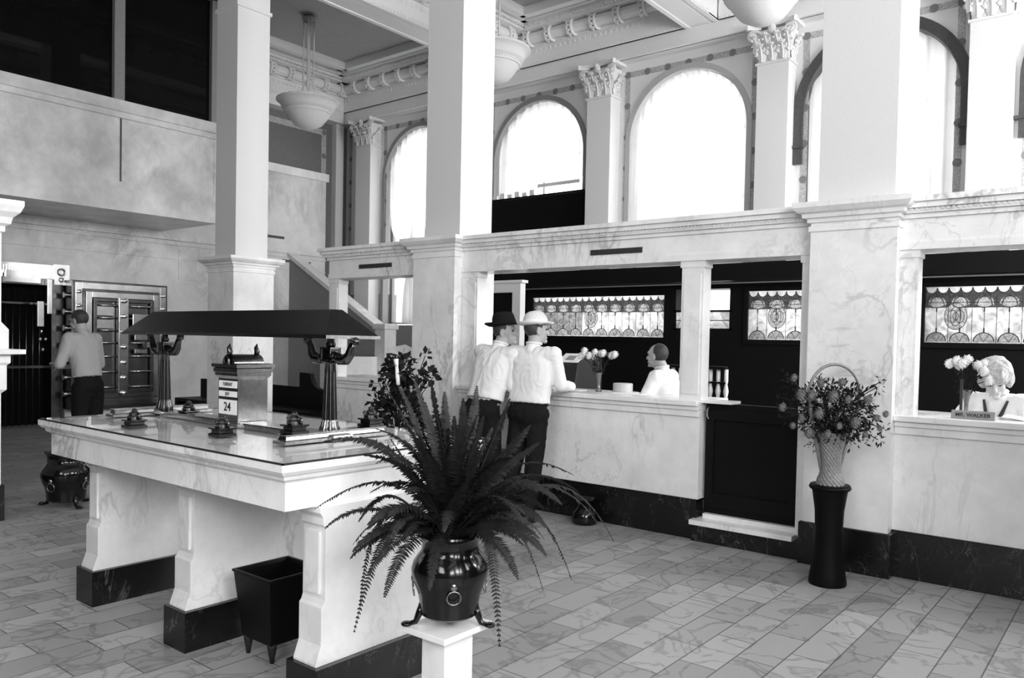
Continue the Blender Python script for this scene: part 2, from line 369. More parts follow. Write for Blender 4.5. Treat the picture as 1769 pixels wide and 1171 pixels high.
def curtain(c, x0, x1, z0, z1, mat, folds=7, amp=.03, y=YF+.08, pull=0, name='curtain', gath=.0, seed=0):
    """hanging cloth clipped to the arch; pull draws the hem together"""
    m = MB(); nu, nv = 72, 26; rng = random.Random(seed); ph = [rng.uniform(0, 6.28) for _ in range(3)]
    rows = []
    for j in range(nv+1):
        v = j/nv; row = []
        for i in range(nu+1):
            u = i/nu; x = x0+(x1-x0)*u
            dx = min(abs(x-c), WR-.03); ztop = min(z1, WSP+math.sqrt(max(0, (WR-.03)**2-dx*dx)))
            z = ztop+(z0-ztop)*v
            w = amp*(math.sin(2*PI*folds*u+ph[0])+.5*math.sin(2*PI*folds*1.7*u+ph[1]+v*1.2))*(.45+.55*v)
            xx = x
            if pull:
                q = math.exp(-((v-.62)/.16)**2) + (1 if v > .62 else 0)*(1-math.exp(-((v-.62)/.16)**2))*.75
                tx = pull; xx = x+(tx-x)*min(.9, q*.85)
                w *= 1.6
            row.append((xx, y+w, z))
        rows.append(row)
    m.grid(rows); o = m.build(name, mat, smooth=True, fix=False); return o
wl = ['first window in the shadowed far corner', 'window left of the big bright one', 'big bright arched window', 'dark-arched window behind the right column']
cg = 'sheer curtains of the arched windows'
tag(curtain(WINC[0], WINC[0]-.95, WINC[0]-.02, 1.8, 9, CURT, 6, .035, pull=WINC[0]-.22, seed=1), 'left half of the tied sheer curtain in the arched window at the shadowed far corner', 'curtain', cg)
tag(curtain(WINC[0], WINC[0]+.02, WINC[0]+.95, 1.8, 9, CURT, 6, .035, pull=WINC[0]+.22, seed=2), 'right half of the tied sheer curtain in the arched window at the shadowed far corner', 'curtain', cg)
tag(curtain(WINC[1], WINC[1]-.97, WINC[1]-.05, 4.15, 9, CURT, 5, .05, seed=3), 'left short sheer curtain above the black window blind', 'curtain', cg)
tag(curtain(WINC[1], WINC[1]-.08, WINC[1]+.97, 4.32, 9, CURT, 6, .04, y=YF+.05, seed=4), 'right short sheer curtain with banded hem above the black window blind', 'curtain', cg)
tag(curtain(WINC[2], WINC[2]-.97, WINC[2]-.02, 2.72, 9, CURT, 8, .03, seed=5), 'left sheer curtain of the brightest full arched window', 'curtain', cg)
tag(curtain(WINC[2], WINC[2]-.04, WINC[2]+.97, 2.72, 9, CURT, 8, .03, seed=6), 'right sheer curtain of the brightest full arched window', 'curtain', cg)
tag(curtain(WINC[3], WINC[3]-.95, WINC[3]-.3, 2.72, 9, CURTG, 3, .06, seed=7), 'heavy pale curtain left of the right column, under the dark arch', 'curtain', cg)
tag(curtain(WINC[3], WINC[3]+.12, WINC[3]+.95, 2.72, 9, CURTG, 4, .06, seed=8), 'heavy pale curtain right of the right column, under the dark arch', 'curtain', cg)
b_ = thing('window_blind', 'black blind drawn over the lower half of an arched window', 'blind', (WINC[1], YF-.02, 2.9))
MB().box(WINC[1]-1.02, WINC[1]+1.06, YF-.10, YF-.04, 2.92, 4.02).build('blind_cloth', BLIND, b_)
mb = MB().box(WINC[1]-1.02, WINC[1]+1.06, YF-.10, YF-.03, 4.03, 4.06); mb.build('top_bar', BLIND, b_)
for k in range(6): MB().box(WINC[1]-.95+k*.17, WINC[1]-.85+k*.17, YF-.09, YF-.05, 4.065, 4.13+.03*(k % 2)).build('white_tab', WHITEP, b_)
MB().box(WINC[1]+.06, WINC[1]+.95, YF-.07, YF-.06, 4.19, 4.25).build('hem_band', PAPER, b_)
# neighbouring building outside the right windows
nb = thing('neighbouring_building', 'plain grey building outside, seen low behind the heavy curtains', 'building', (-1, 24, 0))
MB().box(-8, 6, 24, 28, 0, 6.2).build('facade', plain('outside_masonry', .2, .8, var=.2, bscale=3), nb)
# ------------------------------------------------------------------ stained glass panels
def panel(i, x0, x1, z0, z1, label, dim=False, medal=None):
    w = struct(MB().box(x0-.06, x1+.06, YF-.03, YF+.06, z0-.07, z0).box(x0-.06, x1+.06, YF-.03, YF+.06, z1, z1+.05).box(x0-.06, x0, YF-.03, YF+.06, z0, z1).box(x1, x1+.06, YF-.03, YF+.06, z0, z1).build('window_%d' % i, DARKW))
    n = max(3, round((x1-x0)/.262)); d = (x1-x0)/n; y = YF+.02; hh = z1-z0
    zt = z1-.08; zb_ = z0+.17; zc = z1-.21
    le = MB(); r = .006
    mid0, mid1 = zb_, zc-.05
    mx = x0+(x1-x0)*medal; mz = (z0+z1)/2-.02
    cls = {k: MB() for k in ('scallop_glass', 'clear_band_glass', 'shade_tinted_band_glass', 'fan_glass', 'dark_glass')}
    st = .0125; nxx = int((x1-x0)/st); nzz = int(hh/st); sx_ = (x1-x0)/nxx; sz_ = hh/nzz
    for ix in range(nxx):
        for iz in range(nzz):
            x = x0+(ix+.5)*sx_; z = z0+(iz+.5)*sz_
            u = ((x-x0) % (d/2))-d/4; v = ((x-x0) % d)-d/2; col = int((x-x0)/d)
            if ((x-mx)/.13)**2+((z-mz)/.17)**2 < 1: kk = 'fan_glass'
            elif z > z1-.012 or (u/(d/4*.95))**2+((z-z1+.012)/(d/4*1.05))**2 < 1: kk = 'scallop_glass'
            elif (v/(d*.38))**2+((z-zc)/(.058 if z < zc else .085))**2 < 1: kk = 'fan_glass'
            elif z > zc-.055-.02*abs(v)/d*0: kk = 'dark_glass'
            elif z > z0+.015 and (v/(d*.43))**2+((z-z0-.015)/.118)**2 < 1: kk = 'fan_glass'
            elif z < z0+.02: kk = 'clear_band_glass'
            else: kk = 'shade_tinted_band_glass' if dim and col < 4 else 'clear_band_glass'  # left columns coloured greyer as if less daylight came through
            cls[kk].face([(x-sx_/2, y, z-sz_/2), (x+sx_/2, y, z-sz_/2), (x+sx_/2, y, z+sz_/2), (x-sx_/2, y, z+sz_/2)])
    for kk, mb_ in cls.items():
        if len(mb_.bm.faces):
            bmesh.ops.remove_doubles(mb_.bm, verts=mb_.bm.verts, dist=1e-4); mb_.build(kk, {'scallop_glass': SGW, 'clear_band_glass': SG1, 'shade_tinted_band_glass': SGL, 'fan_glass': SG2, 'dark_glass': SG3}[kk], w, fix=False)
        else: mb_.bm.free()
    for k in range(n*2):                                   # hanging scallops
        cx = x0+d/4+k*d/2; pts = [(cx+d/4*.95*math.cos(t), z1-.012-d/4*1.05*math.sin(t)) for t in [PI*q/10 for q in range(11)]]
        le.tube([(p[0], y-.006, p[1]) for p in pts], r*.8, 4)
    for k in range(n):
        cx = x0+d/2+k*d
        pts = [(cx+d*.36*math.cos(t)*(1 if math.sin(t) < 0 else .8), zc+(.055 if math.sin(t) < 0 else .085)*math.sin(t)) for t in [2*PI*q/14 for q in range(14)]]
        le.tube([(p[0], y-.005, p[1]) for p in pts+pts[:1]], r, 4)
        pts = [(cx+d*.42*math.cos(t), z0+.015+.115*math.sin(t)) for t in [PI*q/12 for q in range(13)]]
        le.tube([(p[0], y-.005, p[1]) for p in pts], r, 4)
        for q in (-.2, .2): le.tube([(cx, y-.005, z0+.015), (cx+q*d, y-.005, z0+.11)], r*.5, 4)
        le.rod((cx, y-.004, z0+.13), (cx, y-.004, zc-.05), r*.6, 4); le.rod((cx, y-.006, zc-.05), (cx, y-.006, zc-.11), r*1.6, 5); le.rod((cx, y-.006, z0+.13), (cx, y-.006, z0+.19), r*1.6, 5)
        if k: le.rod((cx-d/2, y-.004, z0), (cx-d/2, y-.004, z1-.1), r*.6, 4)
    if medal is not None:
        for rx, rz, ox in ((.13, .17, 0), (.06, .12, 0), (.05, .08, -.04), (.05, .08, .045), (.03, .05, 0)):
            le.tube([(mx+ox+rx*math.cos(t), y-.014, mz+rz*math.sin(t)) for t in [2*PI*q/18 for q in range(19)]], .004, 4)
    le.rod((x0, y-.004, mid1+.06), (x1, y-.004, mid1+.06), r*.6, 4)
    le.build('leading', LEAD, w)
    return w
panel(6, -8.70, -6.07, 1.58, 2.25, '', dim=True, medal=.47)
panel(7, -4.70, -2.75, 1.57, 2.28, '', medal=.22)
panel(8, -2.33, .60, 1.57, 2.28, '', medal=.12)
w = struct(MB().box(-5.92, -4.95, YF+.0, YF+.05, 1.98, 2.01).box(-5.92, -4.95, YF, YF+.05, 1.70, 1.73).box(-5.92, -5.88, YF, YF+.05, 1.7, 2.33).box(-4.99, -4.95, YF, YF+.05, 1.7, 2.33).build('window_9', DARKW))
m_ = MB(); m_.face([(-5.9, YF+.03, 1.72), (-4.97, YF+.03, 1.72), (-4.97, YF+.03, 1.99), (-5.9, YF+.03, 1.99)]); m_.build('frosted_pane', SG1, w, fix=False)
MB().rod((-5.9, YF+.02, 1.85), (-4.97, YF+.02, 1.85), .006).build('glazing_bar', LEAD, w)
# ------------------------------------------------------------------ stencil bands on the far wall
PIL = [-13.02, -10.10, -7.21, -4.32, -1.65, 1.15]
mb = MB(); md = MB(); sy = YF-.004
def disc(m, x, y, z, r, axis='Y'):
    m.face([(x+r*math.cos(2*PI*k/16), y, z+r*math.sin(2*PI*k/16)) if axis == 'Y' else (x, y+r*math.cos(2*PI*k/16), z+r*math.sin(2*PI*k/16)) for k in range(16)])
for a, b in zip(PIL[:-1], PIL[1:]):
    xa, xb = a+.37, b-.37
    if xa < -12.6: pass
    zt = 5.84
    mb.box(xa-.045, xb+.045, sy, YF, zt-.045, zt+.045)
    for x in (xa, xb):
        mb.box(x-.045, x+.045, sy, YF, 2.7, zt-.045)
        for k in range(7): disc(md, x, sy-.003, zt-.5*k, .055)
    n = 6
    for k in range(1, n): disc(md, xa+(xb-xa)*k/n, sy-.003, zt, .055)
for x in (-13.75, -13.45):
    mb.box(x-.04, x+.04, sy, YF, 2.3, 5.84)
    for k in range(7): disc(md, x, sy-.003, 5.84-.5*k, .05)
mb.box(XL, XL+.004, 10.72, 10.84, 2.3, 5.75); mb.box(XL, XL+.004, 2, 10.84, 5.75, 5.87)
for k in range(7): disc(md, XL+.007, 10.78, 5.81-.5*k, .06, 'X')
o = struct(mb.build('trim_2', STENC)); o['label'] = 'grey painted stencil bands framing the arched windows'
struct(md.build('trim_3', DOTM, fix=False))
# light corner strip beside the dark far corner
struct(MB().box(XL, XL+.14, 11.0, 11.2, 2.0, 6.2).build('trim_4', PLAST))
# ------------------------------------------------------------------ entablatures
ENT = MB(); ORN = MB()
def entab(run0, run1, base, axis, sgn, zb=6.25, rel=0.0, orn=True, mb_=None, body=True):
    """cornice along axis; base = coordinate of vertical face, sgn = direction pointing to the room"""
    e = mb_
    def pb(o0, o1, z0, z1, a=run0, b=run1):
        c0, c1 = base+sgn*o0, base+sgn*o1
        if axis == 'X': e.box(a, b, c0, c1, z0, z1)
        else: e.box(c0, c1, a, b, z0, z1)
    pb(-.12 if body else 0, .0, zb, zb+.12); pb(-.12, .012, zb+.0, zb+.035)
    pb(-.12, .02, zb+.035, zb+.30); pb(-.12, .06, zb+.30, zb+.33)
    pb(-.12, .30, zb+.52, zb+.56); pb(-.12, .36, zb+.56, zb+.60); pb(-.12, .05, zb+.33, zb+.52)
    pb(-.12, .58, zb+.66, zb+.72)
    pb(-.12, .45, zb+.60, zb+.66)
    # torus
    c = base+sgn*.10; zc = zb+.425; n = 10
    def pt(t, off, z): return (t, off, z) if axis == 'X' else (off, t, z)
    rows = []
    for t in (run0, run1): rows.append([pt(t, c+.095*math.cos(2*PI*k/n), zc+.095*math.sin(2*PI*k/n)) for k in range(n)])
    e.grid(rows, closed_u=True)
    L_ = run1-run0
    # dentil rows
    for (z, off, step, h) in ((zb+.012, .02, .075, .022), (zb+.205, .032, .10, .05), (zb+.54, .375, .06, .03)):
        k = 0; nn = int(L_/step)
        for k in range(nn):
            t = run0+step*(k+.25); c0, c1 = base+sgn*.0, base+sgn*off
            if axis == 'X': e.box(t, t+step*.5, c0, c1, z, z+h)
            else: e.box(c0, c1, t, t+step*.5, z, z+h)
    if orn:
        nn = max(1, round(L_/.42))
        for k in range(nn):
            t = run0+L_*(k+.5)/nn
            ORN.torus(pt(t, c, zc), .118, .026, axis=axis, n=14, m=6)
            ORN.torus(pt(t+.085, c, zc), .122, .028, axis=axis, n=14, m=6)
            for q in range(5):
                a_ = -1.2+q*.6
                ORN.ball(pt(t+.037, c+sgn*.12*math.cos(a_), zc+.12*math.sin(a_)), .034, 1)
            ORN.ball(pt(t-.03, c+sgn*.10, zc+.10), (.045, .03, .03), 1)
BEAMX = [-9.12, -5.42, -1.60, 2.2]; BW = .26
YE = 11.08
segs = [(XL+.1, BEAMX[0]-BW-.02), (BEAMX[0]+BW+.02, BEAMX[1]-BW-.02), (BEAMX[1]+BW+.02, BEAMX[2]-BW-.02), (BEAMX[2]+BW+.02, BEAMX[3]-BW)]
mb = MB()
mb.box(XL, RX, YE+.1, YF+.1, 6.02, CZ)             # architrave over the capitals
for a, b in segs: entab(a, b, YE, 'X', -1, mb_=mb)
mb.box(XL, RX, YE+.04, YE+.12, 6.02, 6.252)
struct(mb.build('trim_5', PLASTW))
mb = MB(); entab(6.8, YE, XL+.27, 'Y', 1, mb_=mb); mb.box(XL, XL+.27, 6.8, YE, 6.02, CZ)
struct(mb.build('trim_6', PLASTW))
for i, x in enumerate(BEAMX):
    mb = MB(); mb.box(x-BW, x+BW, -4.0, YE+.05, 6.249, CZ)
    mb.box(x-BW, x-BW+.07, -4, YE+.05, 6.235, 6.27).box(x+BW-.07, x+BW, -4, YE+.05, 6.235, 6.27).box(x-.13, x+.13, -4, YE+.05, 6.245, 6.27)
    for s in (-1, 1): entab(5.0, YE-.3, x+s*(BW-.0), 'Y', s, mb_=mb, orn=(i < 3))
    struct(mb.build('trim_%d' % (7+i), PLASTW))
o = struct(ORN.build('trim_11', PLASTW, smooth=True))
# cross soffit mouldings in each bay (inner coffer frame)
mb = MB()
for (a, b) in zip([XL+.27]+BEAMX[:-1], BEAMX):
    a2, b2 = a+BW+.62, b-BW-.62
    for z0, z1, o_ in ((CZ-.1, CZ, 0), (CZ-.14, CZ-.1, .05)):
        mb.box(a2-.08-o_, a2, 6.2, YE-.62, z0, z1); mb.box(b2, b2+.08+o_, 6.2, YE-.62, z0, z1); mb.box(a2-.08, b2+.08, YE-.70, YE-.62+o_, z0, z1)
struct(mb.build('trim_12', PLASTW))
# ------------------------------------------------------------------ pilasters with leafy capitals
def capital_mesh(w, d, h):
    m = MB()
    m.box(-w/2-.02, w/2+.02, -.02, d, 0, .03)
    m.frustum((-w/2+.015, w/2-.015, .0, d), .03, (-w/2-.01, w/2+.01, -.02, d), h-.08)
    def leaf(x, y, z, hh, ww, nx, ny, out):
        rows = []
        for j in range(9):
            t = j/8; z_ = z+hh*min(1, t*1.15)-(.05*hh*max(0, t-.8)*10)
            o_ = out*(t**3)*1.0+(.03 if t > .85 else 0)+.012
            wid = ww*(.55+.45*math.sin(PI*min(1, t*1.05)))*(1-.35*t)
            row = []
            for i in range(5):
                u = (i-2)/2; sc = 1+.16*math.cos(j*2.6)*abs(u)
                bul = .018*(1-u*u)
                row.append((x+(-ny)*u*wid/2*sc+nx*(o_+bul), y+nx*u*wid/2*sc+ny*(o_+bul), z_-.02*abs(u)*t))
            rows.append(row)
        m.grid(rows)
        m.tube([(x+nx*(.034+out*(t**3)), y+ny*(.034+out*(t**3)), z+hh*t*.95) for t in (0, .3, .6, .9)], .009, 4)
        for t, u in ((.55, -1), (.55, 1), (.78, -.8), (.78, .8), (1.0, 0), (.98, -.45), (.98, .45)):
            m.ball((x+(-ny)*u*ww*.42+nx*(.03+out*1.15*(t**3)), y+nx*u*ww*.42+ny*(.03+out*1.15*(t**3)), z+hh*t*.95), .017, 1)
    for k in range(3): leaf(-w/2+w*(k+.5)/3, -.0, .03, h*.42, w/3*1.05, 0, -1, .075)
    for k in range(4): leaf(-w/2+w*k/3*1.0, -.0, h*.22, h*.50, w/3.2, 0, -1, .11)
    for s in (-1, 1):
        leaf(s*w/2, d*.35, .03, h*.42, d*.55, s, 0, .05); leaf(s*w/2, d*.7, h*.22, h*.5, d*.5, s, 0, .07)
    # corner volutes
    for s in (-1, 1):
        pts = []; N_ = 22
        for k in range(N_):
            a = 3.6*PI*k/N_; r = .075*(1-k/N_*.85)
            pts.append((s*(w/2+.055)-s*r*math.cos(a+.5)*.9, -.06-.03*k/N_, h-.15+r*math.sin(a+.5)))
        m.tube(pts, .018, 6)
        m.tube([(s*.06, -.03, h*.55), (s*.12, -.05, h*.72), (s*(w/2), -.06, h-.085), (s*(w/2+.06), -.06, h-.08)], [.014, .018, .02, .02], 6)
        m.tube([(s*.05, -.03, h*.5), (s*.03, -.05, h*.68), (s*.09, -.07, h*.74), (s*.11, -.07, h*.68)], .014, 6)
        # abacus horn
        m.prism([(s*(w/2-.06), -.02), (s*(w/2+.10), -.13), (s*(w/2+.13), -.09), (s*(w/2+.02), .06)], 'Z', h-.07, h)
    m.ball((0, -.07, h-.10), (.06, .03, .07), 2); m.ball((0, -.09, h-.05), .035, 1); m.ball((0, -.08, h-.15), .03, 1)
    n = 12
    pts = [(-(w/2+.1)+(w+.2)*k/n, -.12+.09*math.sin(PI*k/n)) for k in range(n+1)]+[(w/2+.1, d), (-w/2-.1, d)]
    m.prism(pts, 'Z', h-.045, h)
    return m
def pilaster():
    w, d = .46, .30
    t = thing('pilaster', '', 'pilaster', (0, 0, 0), group='pilasters between the arched windows')
    MB().box(-w/2, w/2, 0, d, 0, 5.46).build('shaft', PLASTW, t, bevel=.006)
    MB().box(-w/2-.03, w/2+.03, -.03, d, 0, .5).build('base', PLASTW, t)
    capital_mesh(w, d, .56).xform(Matrix.Translation((0, 0, 5.46))).build('capital', PLASTW, t, smooth='auto')
    return t
pil0 = pilaster()
pl = ['white pilaster with leafy capital, leftmost, beside the shadowed far corner', 'white pilaster mostly hidden behind the tall square column', 'white pilaster with leafy capital between the blind-darkened window and the brightest window',
      'white pilaster with leafy capital below the largest hanging bowl lamp', 'white pilaster with leafy capital right of the dark-arched window']
for i, x in enumerate(PIL[:5]):
    loc = (x, YF-.29, 0)
    if i == 0:
        pil0.location = loc; pil0['label'] = pl[0]
        pil1 = dup(pil0, loc, ''); 
        for ch in [o for o in COL.objects if o.parent is pil1]:
            if ch.name.startswith('shaft'): ch.data = ch.data.copy(); [setattr(v.co, 'z', max(v.co.z, 2.68)) for v in ch.data.vertices]
            if ch.name.startswith('base'): ch.data = ch.data.copy(); [setattr(v.co, 'z', 2.68+v.co.z*.2) for v in ch.data.vertices]
    elif i == 1: pil1.location = loc; pil1['label'] = pl[1]
    else: dup(pil1, loc, pl[i])
# ------------------------------------------------------------------ teller screen
Y0, Y1 = 5.65, 5.93
ZL0, ZL1 = 2.13, 2.46
XE = -7.22; XR = RX
JB = XatY(822, Y0)      # left jamb of middle opening
scr = thing('teller_screen', 'long white marble screen of piers and beam above the teller counters', 'screen', (-4, 5.7, 0))
mb = MB(); mb.box(XE+.06, XR, Y0, Y1, ZL0+.02, ZL1-.12)
mb.box(XE+.06, XR, Y0-.012, Y1, ZL0-.0, ZL0+.05)
for o_, z0, z1 in ((.02, 2.33, 2.36), (.045, 2.36, 2.39), (.075, 2.39, 2.425), (.10, 2.425, 2.46)): mb.box(XE+.06-o_, XR, Y0-o_, Y1+o_, z0, z1)
mb.build('entablature', MARB2, scr)
mb = MB(); nx_ = int((XR-XE)/.03)
for k in range(nx_):
    x = XE+.03*k; mb.box(x, x+.015, Y0-.055, Y0-.04, 2.372, 2.392)
mb.build('bead_moulding', MARB, scr)
# vents
for x0, x1, zc in ((P(621, 458, Y=Y0).x, P(677, 458, Y=Y0).x, P(649, 459, Y=Y0).z), (P(1021, 435, Y=Y0).x, P(1110, 431, Y=Y0).x, P(1066, 434, Y=Y0).z)):
    v = MB().box(x0, x1, Y0-.008, Y0+.002, zc-.022, zc+.022)
    for k in range(10): v.box(x0, x1, Y0-.011, Y0-.007, zc-.02+k*.0042, zc-.0185+k*.0042)
    v.build('vent_grille', TRIMD, scr)
def jambpost(x0, x1, z0, name='post', yb=Y0+.135):
    m = MB().box(x0, x1, Y0+.005, yb, z0, ZL0+.02); m.box(x0-.012, x1+.012, Y0-.0, yb, ZL0-.05, ZL0).box(x0+.02, x1-.02, Y0-.002, Y0+.005, z0+.05, ZL0-.1)
    m.build(name, MARB, scr)
PX0, PX1 = -5.745, -5.17
jambpost(XE+.06, XatY(583, Y0), 1.06)
jambpost(PX1+.0, JB, 1.06)
XP0, XP1 = -2.87, -2.69
jambpost(XP0, XP1, 1.06)
jambpost(-1.945, -1.86, .15)
jambpost(-1.31, -1.205, 1.06)
jambpost(1.45, 1.6, 1.06)
# two freestanding columns standing on the screen, and the one further left
def column(cx, label, sz=.5, name='column', zt=6.27, ped=(-.29, .29), cy=5.84):
    t = thing(name, label, 'column', (cx, cy, 0), group='square columns along the teller line')
    a, b = cx+ped[0], cx+ped[1]; y0, y1 = cy-.29, cy+.29
    MB().stack((a, b, y0, y1), [(0, .29), (0, 2.27), (.012, 2.275), (.012, 2.31), (0, 2.315), (.0, 2.33), (.02, 2.335), (.02, 2.36), (.045, 2.365), (.05, 2.39), (.075, 2.40), (.10, 2.43), (.10, 2.465), (.03, 2.47)]).build('pedestal', MARB, t)
    MB().stack((a-.02, b+.02, y0-.02, y1+.02), [(0, 0), (0, .285), (-.01, .29)]).build('black_plinth', BLACKM, t)
    h = sz/2
    MB().stack((cx-h, cx+h, cy-h, cy+h), [(0, 2.47), (0, 5.55), (.02, 5.56), (.02, 5.60), (.0, 5.61), (0, zt)]).build('shaft', COLM, t)
    return t
column(-5.40, 'square plaster column standing on the marble screen between the two openings, beside the men in hats', .46, ped=(-.33, .225))
column(-1.585, 'square plaster column standing on the marble screen behind the basket of flowers', .49, ped=(-.275, .275))
column(-9.18, 'freestanding square column left of the teller screen, behind the bronze desk lamp', .46)
# counters
def counter(x0, x1, label, name='teller_counter', mat=MARB, hasR=False):
    t = thing(name, label, 'counter', ((x0+x1)/2, Y0+.15, 0), group='marble teller counters')
    MB().box(x0, x1, Y0, Y0+.2, .30, .94).build('front_panel', mat, t)
    MB().box(x0, x1, Y0-.02, Y0+.2, 0, .30).box(x0, x1, Y0-.012, Y0+.2, .29, .305).build('black_base', BLACKM, t)
    MB().box(x0, x1, Y0-.02, Y0+.25, .935, .985).box(x0, x1, Y0-.035, Y0+.3, .985, 1.02).box(x0-.0, x1, Y0-.06, Y0+.52, 1.02, 1.06).build('counter_ledge', mat, t, bevel=.006)
    return t
counter(XE+.06, PX0, 'marble teller counter at the left end, near the stair')
counter(PX1, XP1, 'long marble teller counter the two men lean on')
counter(-1.31, XR-.1, 'shaded marble teller counter at the right, under the name plate')
# end return of screen
MB().box(XE+.06, XE+.2, Y0+.2, Y0+2.2, 0, 1.0).build('return_panel', MARB, scr)
# doorway between the counters
dr = struct(MB().box(-2.675, -1.95, Y0+.08, Y0+.13, .2, 1.045).box(-2.66, -2.6, Y0+.06, Y0+.08, .25, 1.0).box(-2.03, -1.965, Y0+.06, Y0+.08, .25, 1.0).box(-2.6, -2.03, Y0+.06, Y0+.08, .92, 1.0).box(-2.6, -2.03, Y0+.06, Y0+.08, .25, .36).build('door_1', DARKW))
MB().box(-2.69, -2.45, Y0+.02, Y0+.2, 1.045, 1.065).build('shelf', MARB, dr)
MB().tube([(-2.64, Y0+.05, .93), (-2.64, Y0+.03, .95), (-2.64, Y0+.03, .99), (-2.64, Y0+.05, 1.01)], .008).build('door_handle', STEEL, dr)
sp_ = thing('marble_step', 'low white marble step in the dark doorway between the counters', 'step', (-2.3, Y0, 0))
MB().box(-2.71, -1.93, Y0-.10, Y0+.2, .13, .165).build('tread', MARB, sp_); MB().box(-2.66, -1.95, Y0+.03, Y0+.2, .165, .2).build('upper_tread', MARB, sp_)
MB().box(-2.71, -1.86, Y0-.06, Y0+.2, 0, .13).build('black_riser', BLACKM, sp_)
# inside of the bank behind the screen: white door frame, railing, desks
pt_ = MB().box(-8.15, -8.03, 9.28, 9.4, 0, 2.2).box(-7.42, -7.27, 9.28, 9.4, 0, 2.2).box(-8.15, -7.27, 9.28, 9.4, 2.2, 2.34).box(-8.2, -7.22, 9.25, 9.4, 2.34, 2.38)
pt_.bm.transform(Matrix.Translation((-0.05, 0, 0)))
dd = struct(pt_.build('door_2', WHITEP)); MB().box(-8.08, -7.47, 9.33, 9.38, 0, 2.2).build('door_leaf', DARKW, dd)
struct(MB().box(-9.6, -8.2, 9.3, 9.42, 0, 2.42).build('wall_partition', DARKW))
rl = thing('railing', 'white baluster railing inside the bank behind the doorway', 'railing', (-3.6, 7.9, 0))
mb = MB(); r0 = XatY(1166, 7.9); r1 = XatY(1256, 7.9)
MB().box(r0-.3, r1, 7.86, 7.94, 1.23, 1.26).build('top_rail', DARKW, rl)
nb_ = 9
for k in range(nb_):
    x = r0-.1+(r1-r0+.1)*k/(nb_-1)
    MB().lathe([(.022, .0), (.022, .9), (.014, .92), (.03, 1.0), (.014, 1.08), (.022, 1.1), (.022, 1.23)], (x, 7.9, 0), 8).build('baluster', WHITEP, rl, smooth=True)
MB().box(r0-.3, r1, 7.88, 7.92, 1.08, 1.10).build('mid_rail', DARKW, rl)
# ------------------------------------------------------------------ left side: vault wall, gallery
XW = -13.6
mb = MB(); mb.box(XL, XW, 5.50, 10.62, 0, 4.70).box(XL, XW, 1.4, 4.35, 0, 4.70).box(XL, XW, 4.35, 5.50, 2.28, 4.70)
for o_, z0, z1 in ((.05, 3.17, 3.22), (.03, 3.05, 3.09), (.06, 3.13, 3.17), (.02, 2.80, 2.83)): mb.box(XW, XW+o_, 1.4, 10.62, z0, z1)
struct(mb.build('wall_left_marble', MARBW))
struct(MB().box(XL, XW+.05, 7.1, 10.66, 4.70, 4.86).build('trim_13', MARB))
mb = MB()
for a, b in ((7.4, 8.6), (8.7, 10.5)): mb.box(XW, XW+.01, a, b, 2.45, 2.98)
struct(mb.box(XW, XW+.02, 9.1, 9.2, 0, 4.6).build('trim_14', MARBW))
for a, b, z in ((9.56, 10.25, 2.98), (9.2, 9.6, 3.43)): struct(MB().box(XW, XW+.015, a, b, z-.025, z+.025).build('trim_15', TRIMD))
XG = -11.85
gal = thing('gallery', 'white veined marble gallery front with black glazed windows above it', 'gallery', (XG, 4, 3.27))
MB().box(XL, XG, 1.4, 7.10, 3.27, 3.60).box(XL, XG-.04, 1.4, 7.08, 3.60, 3.70).build('bottom_band', MARBG, gal)
for a, b in ((1.65, 5.56), (5.59, 7.06)): MB().box(XG-.3, XG-.06, a, b, 3.70, 4.62).build('marble_panel', MARBG, gal)
MB().box(XG-.3, XG-.075, 1.4, 7.06, 3.70, 4.62).build('panel_backing', TRIMD, gal)
MB().box(XG-.35, XG+.0, 1.4, 7.1, 4.62, 4.70).box(XG-.4, XG+.05, 1.4, 7.12, 4.70, 4.86).build('coping', MARBG, gal)
MB().box(XG-.3, XG-.05, 7.06, 7.10, 3.7, 4.62).build('end_panel', MARBG, gal)
for a, b in ((5.45, 5.60), (6.98, 7.08), (1.6, 1.75), (2.8, 2.9)): MB().box(XG-.12, XG-.0, a, b, 4.86, CZ).box(XG-.16, XG-.12, a-.04, b+.04, 4.86, CZ).build('window_mullion', FRAMEG, gal)
MB().box(XG-.12, XG, 1.4, 7.08, 6.80, 6.95).build('window_head', FRAMEG, gal)
for a, b in ((1.75, 5.45), (5.60, 6.98), (1.45, 1.6)): MB().box(XG-.10, XG-.08, a, b, 4.86, 6.9).build('dark_pane', PANEB, gal)
MB().box(XL, XG-.2, 7.06, 7.1, 4.86, CZ).build('end_wall', DARKW, gal)
# marble pedestal with ledge cut by the left edge of the frame
pe = thing('screen_end_pier', 'white marble pier with moulded cap at the left edge of the picture', 'pier', (-7.3, 2.1, 0))
rc = (-7.9, -7.02, 1.7, 2.37)
MB().stack(rc, [(0, .28), (0, 2.25), (.02, 2.26), (.02, 2.30), (.05, 2.32), (.06, 2.37), (.10, 2.41), (.12, 2.46), (.12, 2.50)]).build('shaft', MARB, pe)
MB().stack(rc, [(.02, 0), (.02, .28)]).build('black_plinth', BLACKM, pe)
MB().stack(rc, [(.0, 1.0), (.03, 1.03), (.03, 1.22), (.05, 1.24), (.05, 1.30), (.13, 1.31), (.13, 1.345), (.04, 1.35), (.04, 1.5), (0, 1.56)]).build('ledge', MARB, pe)
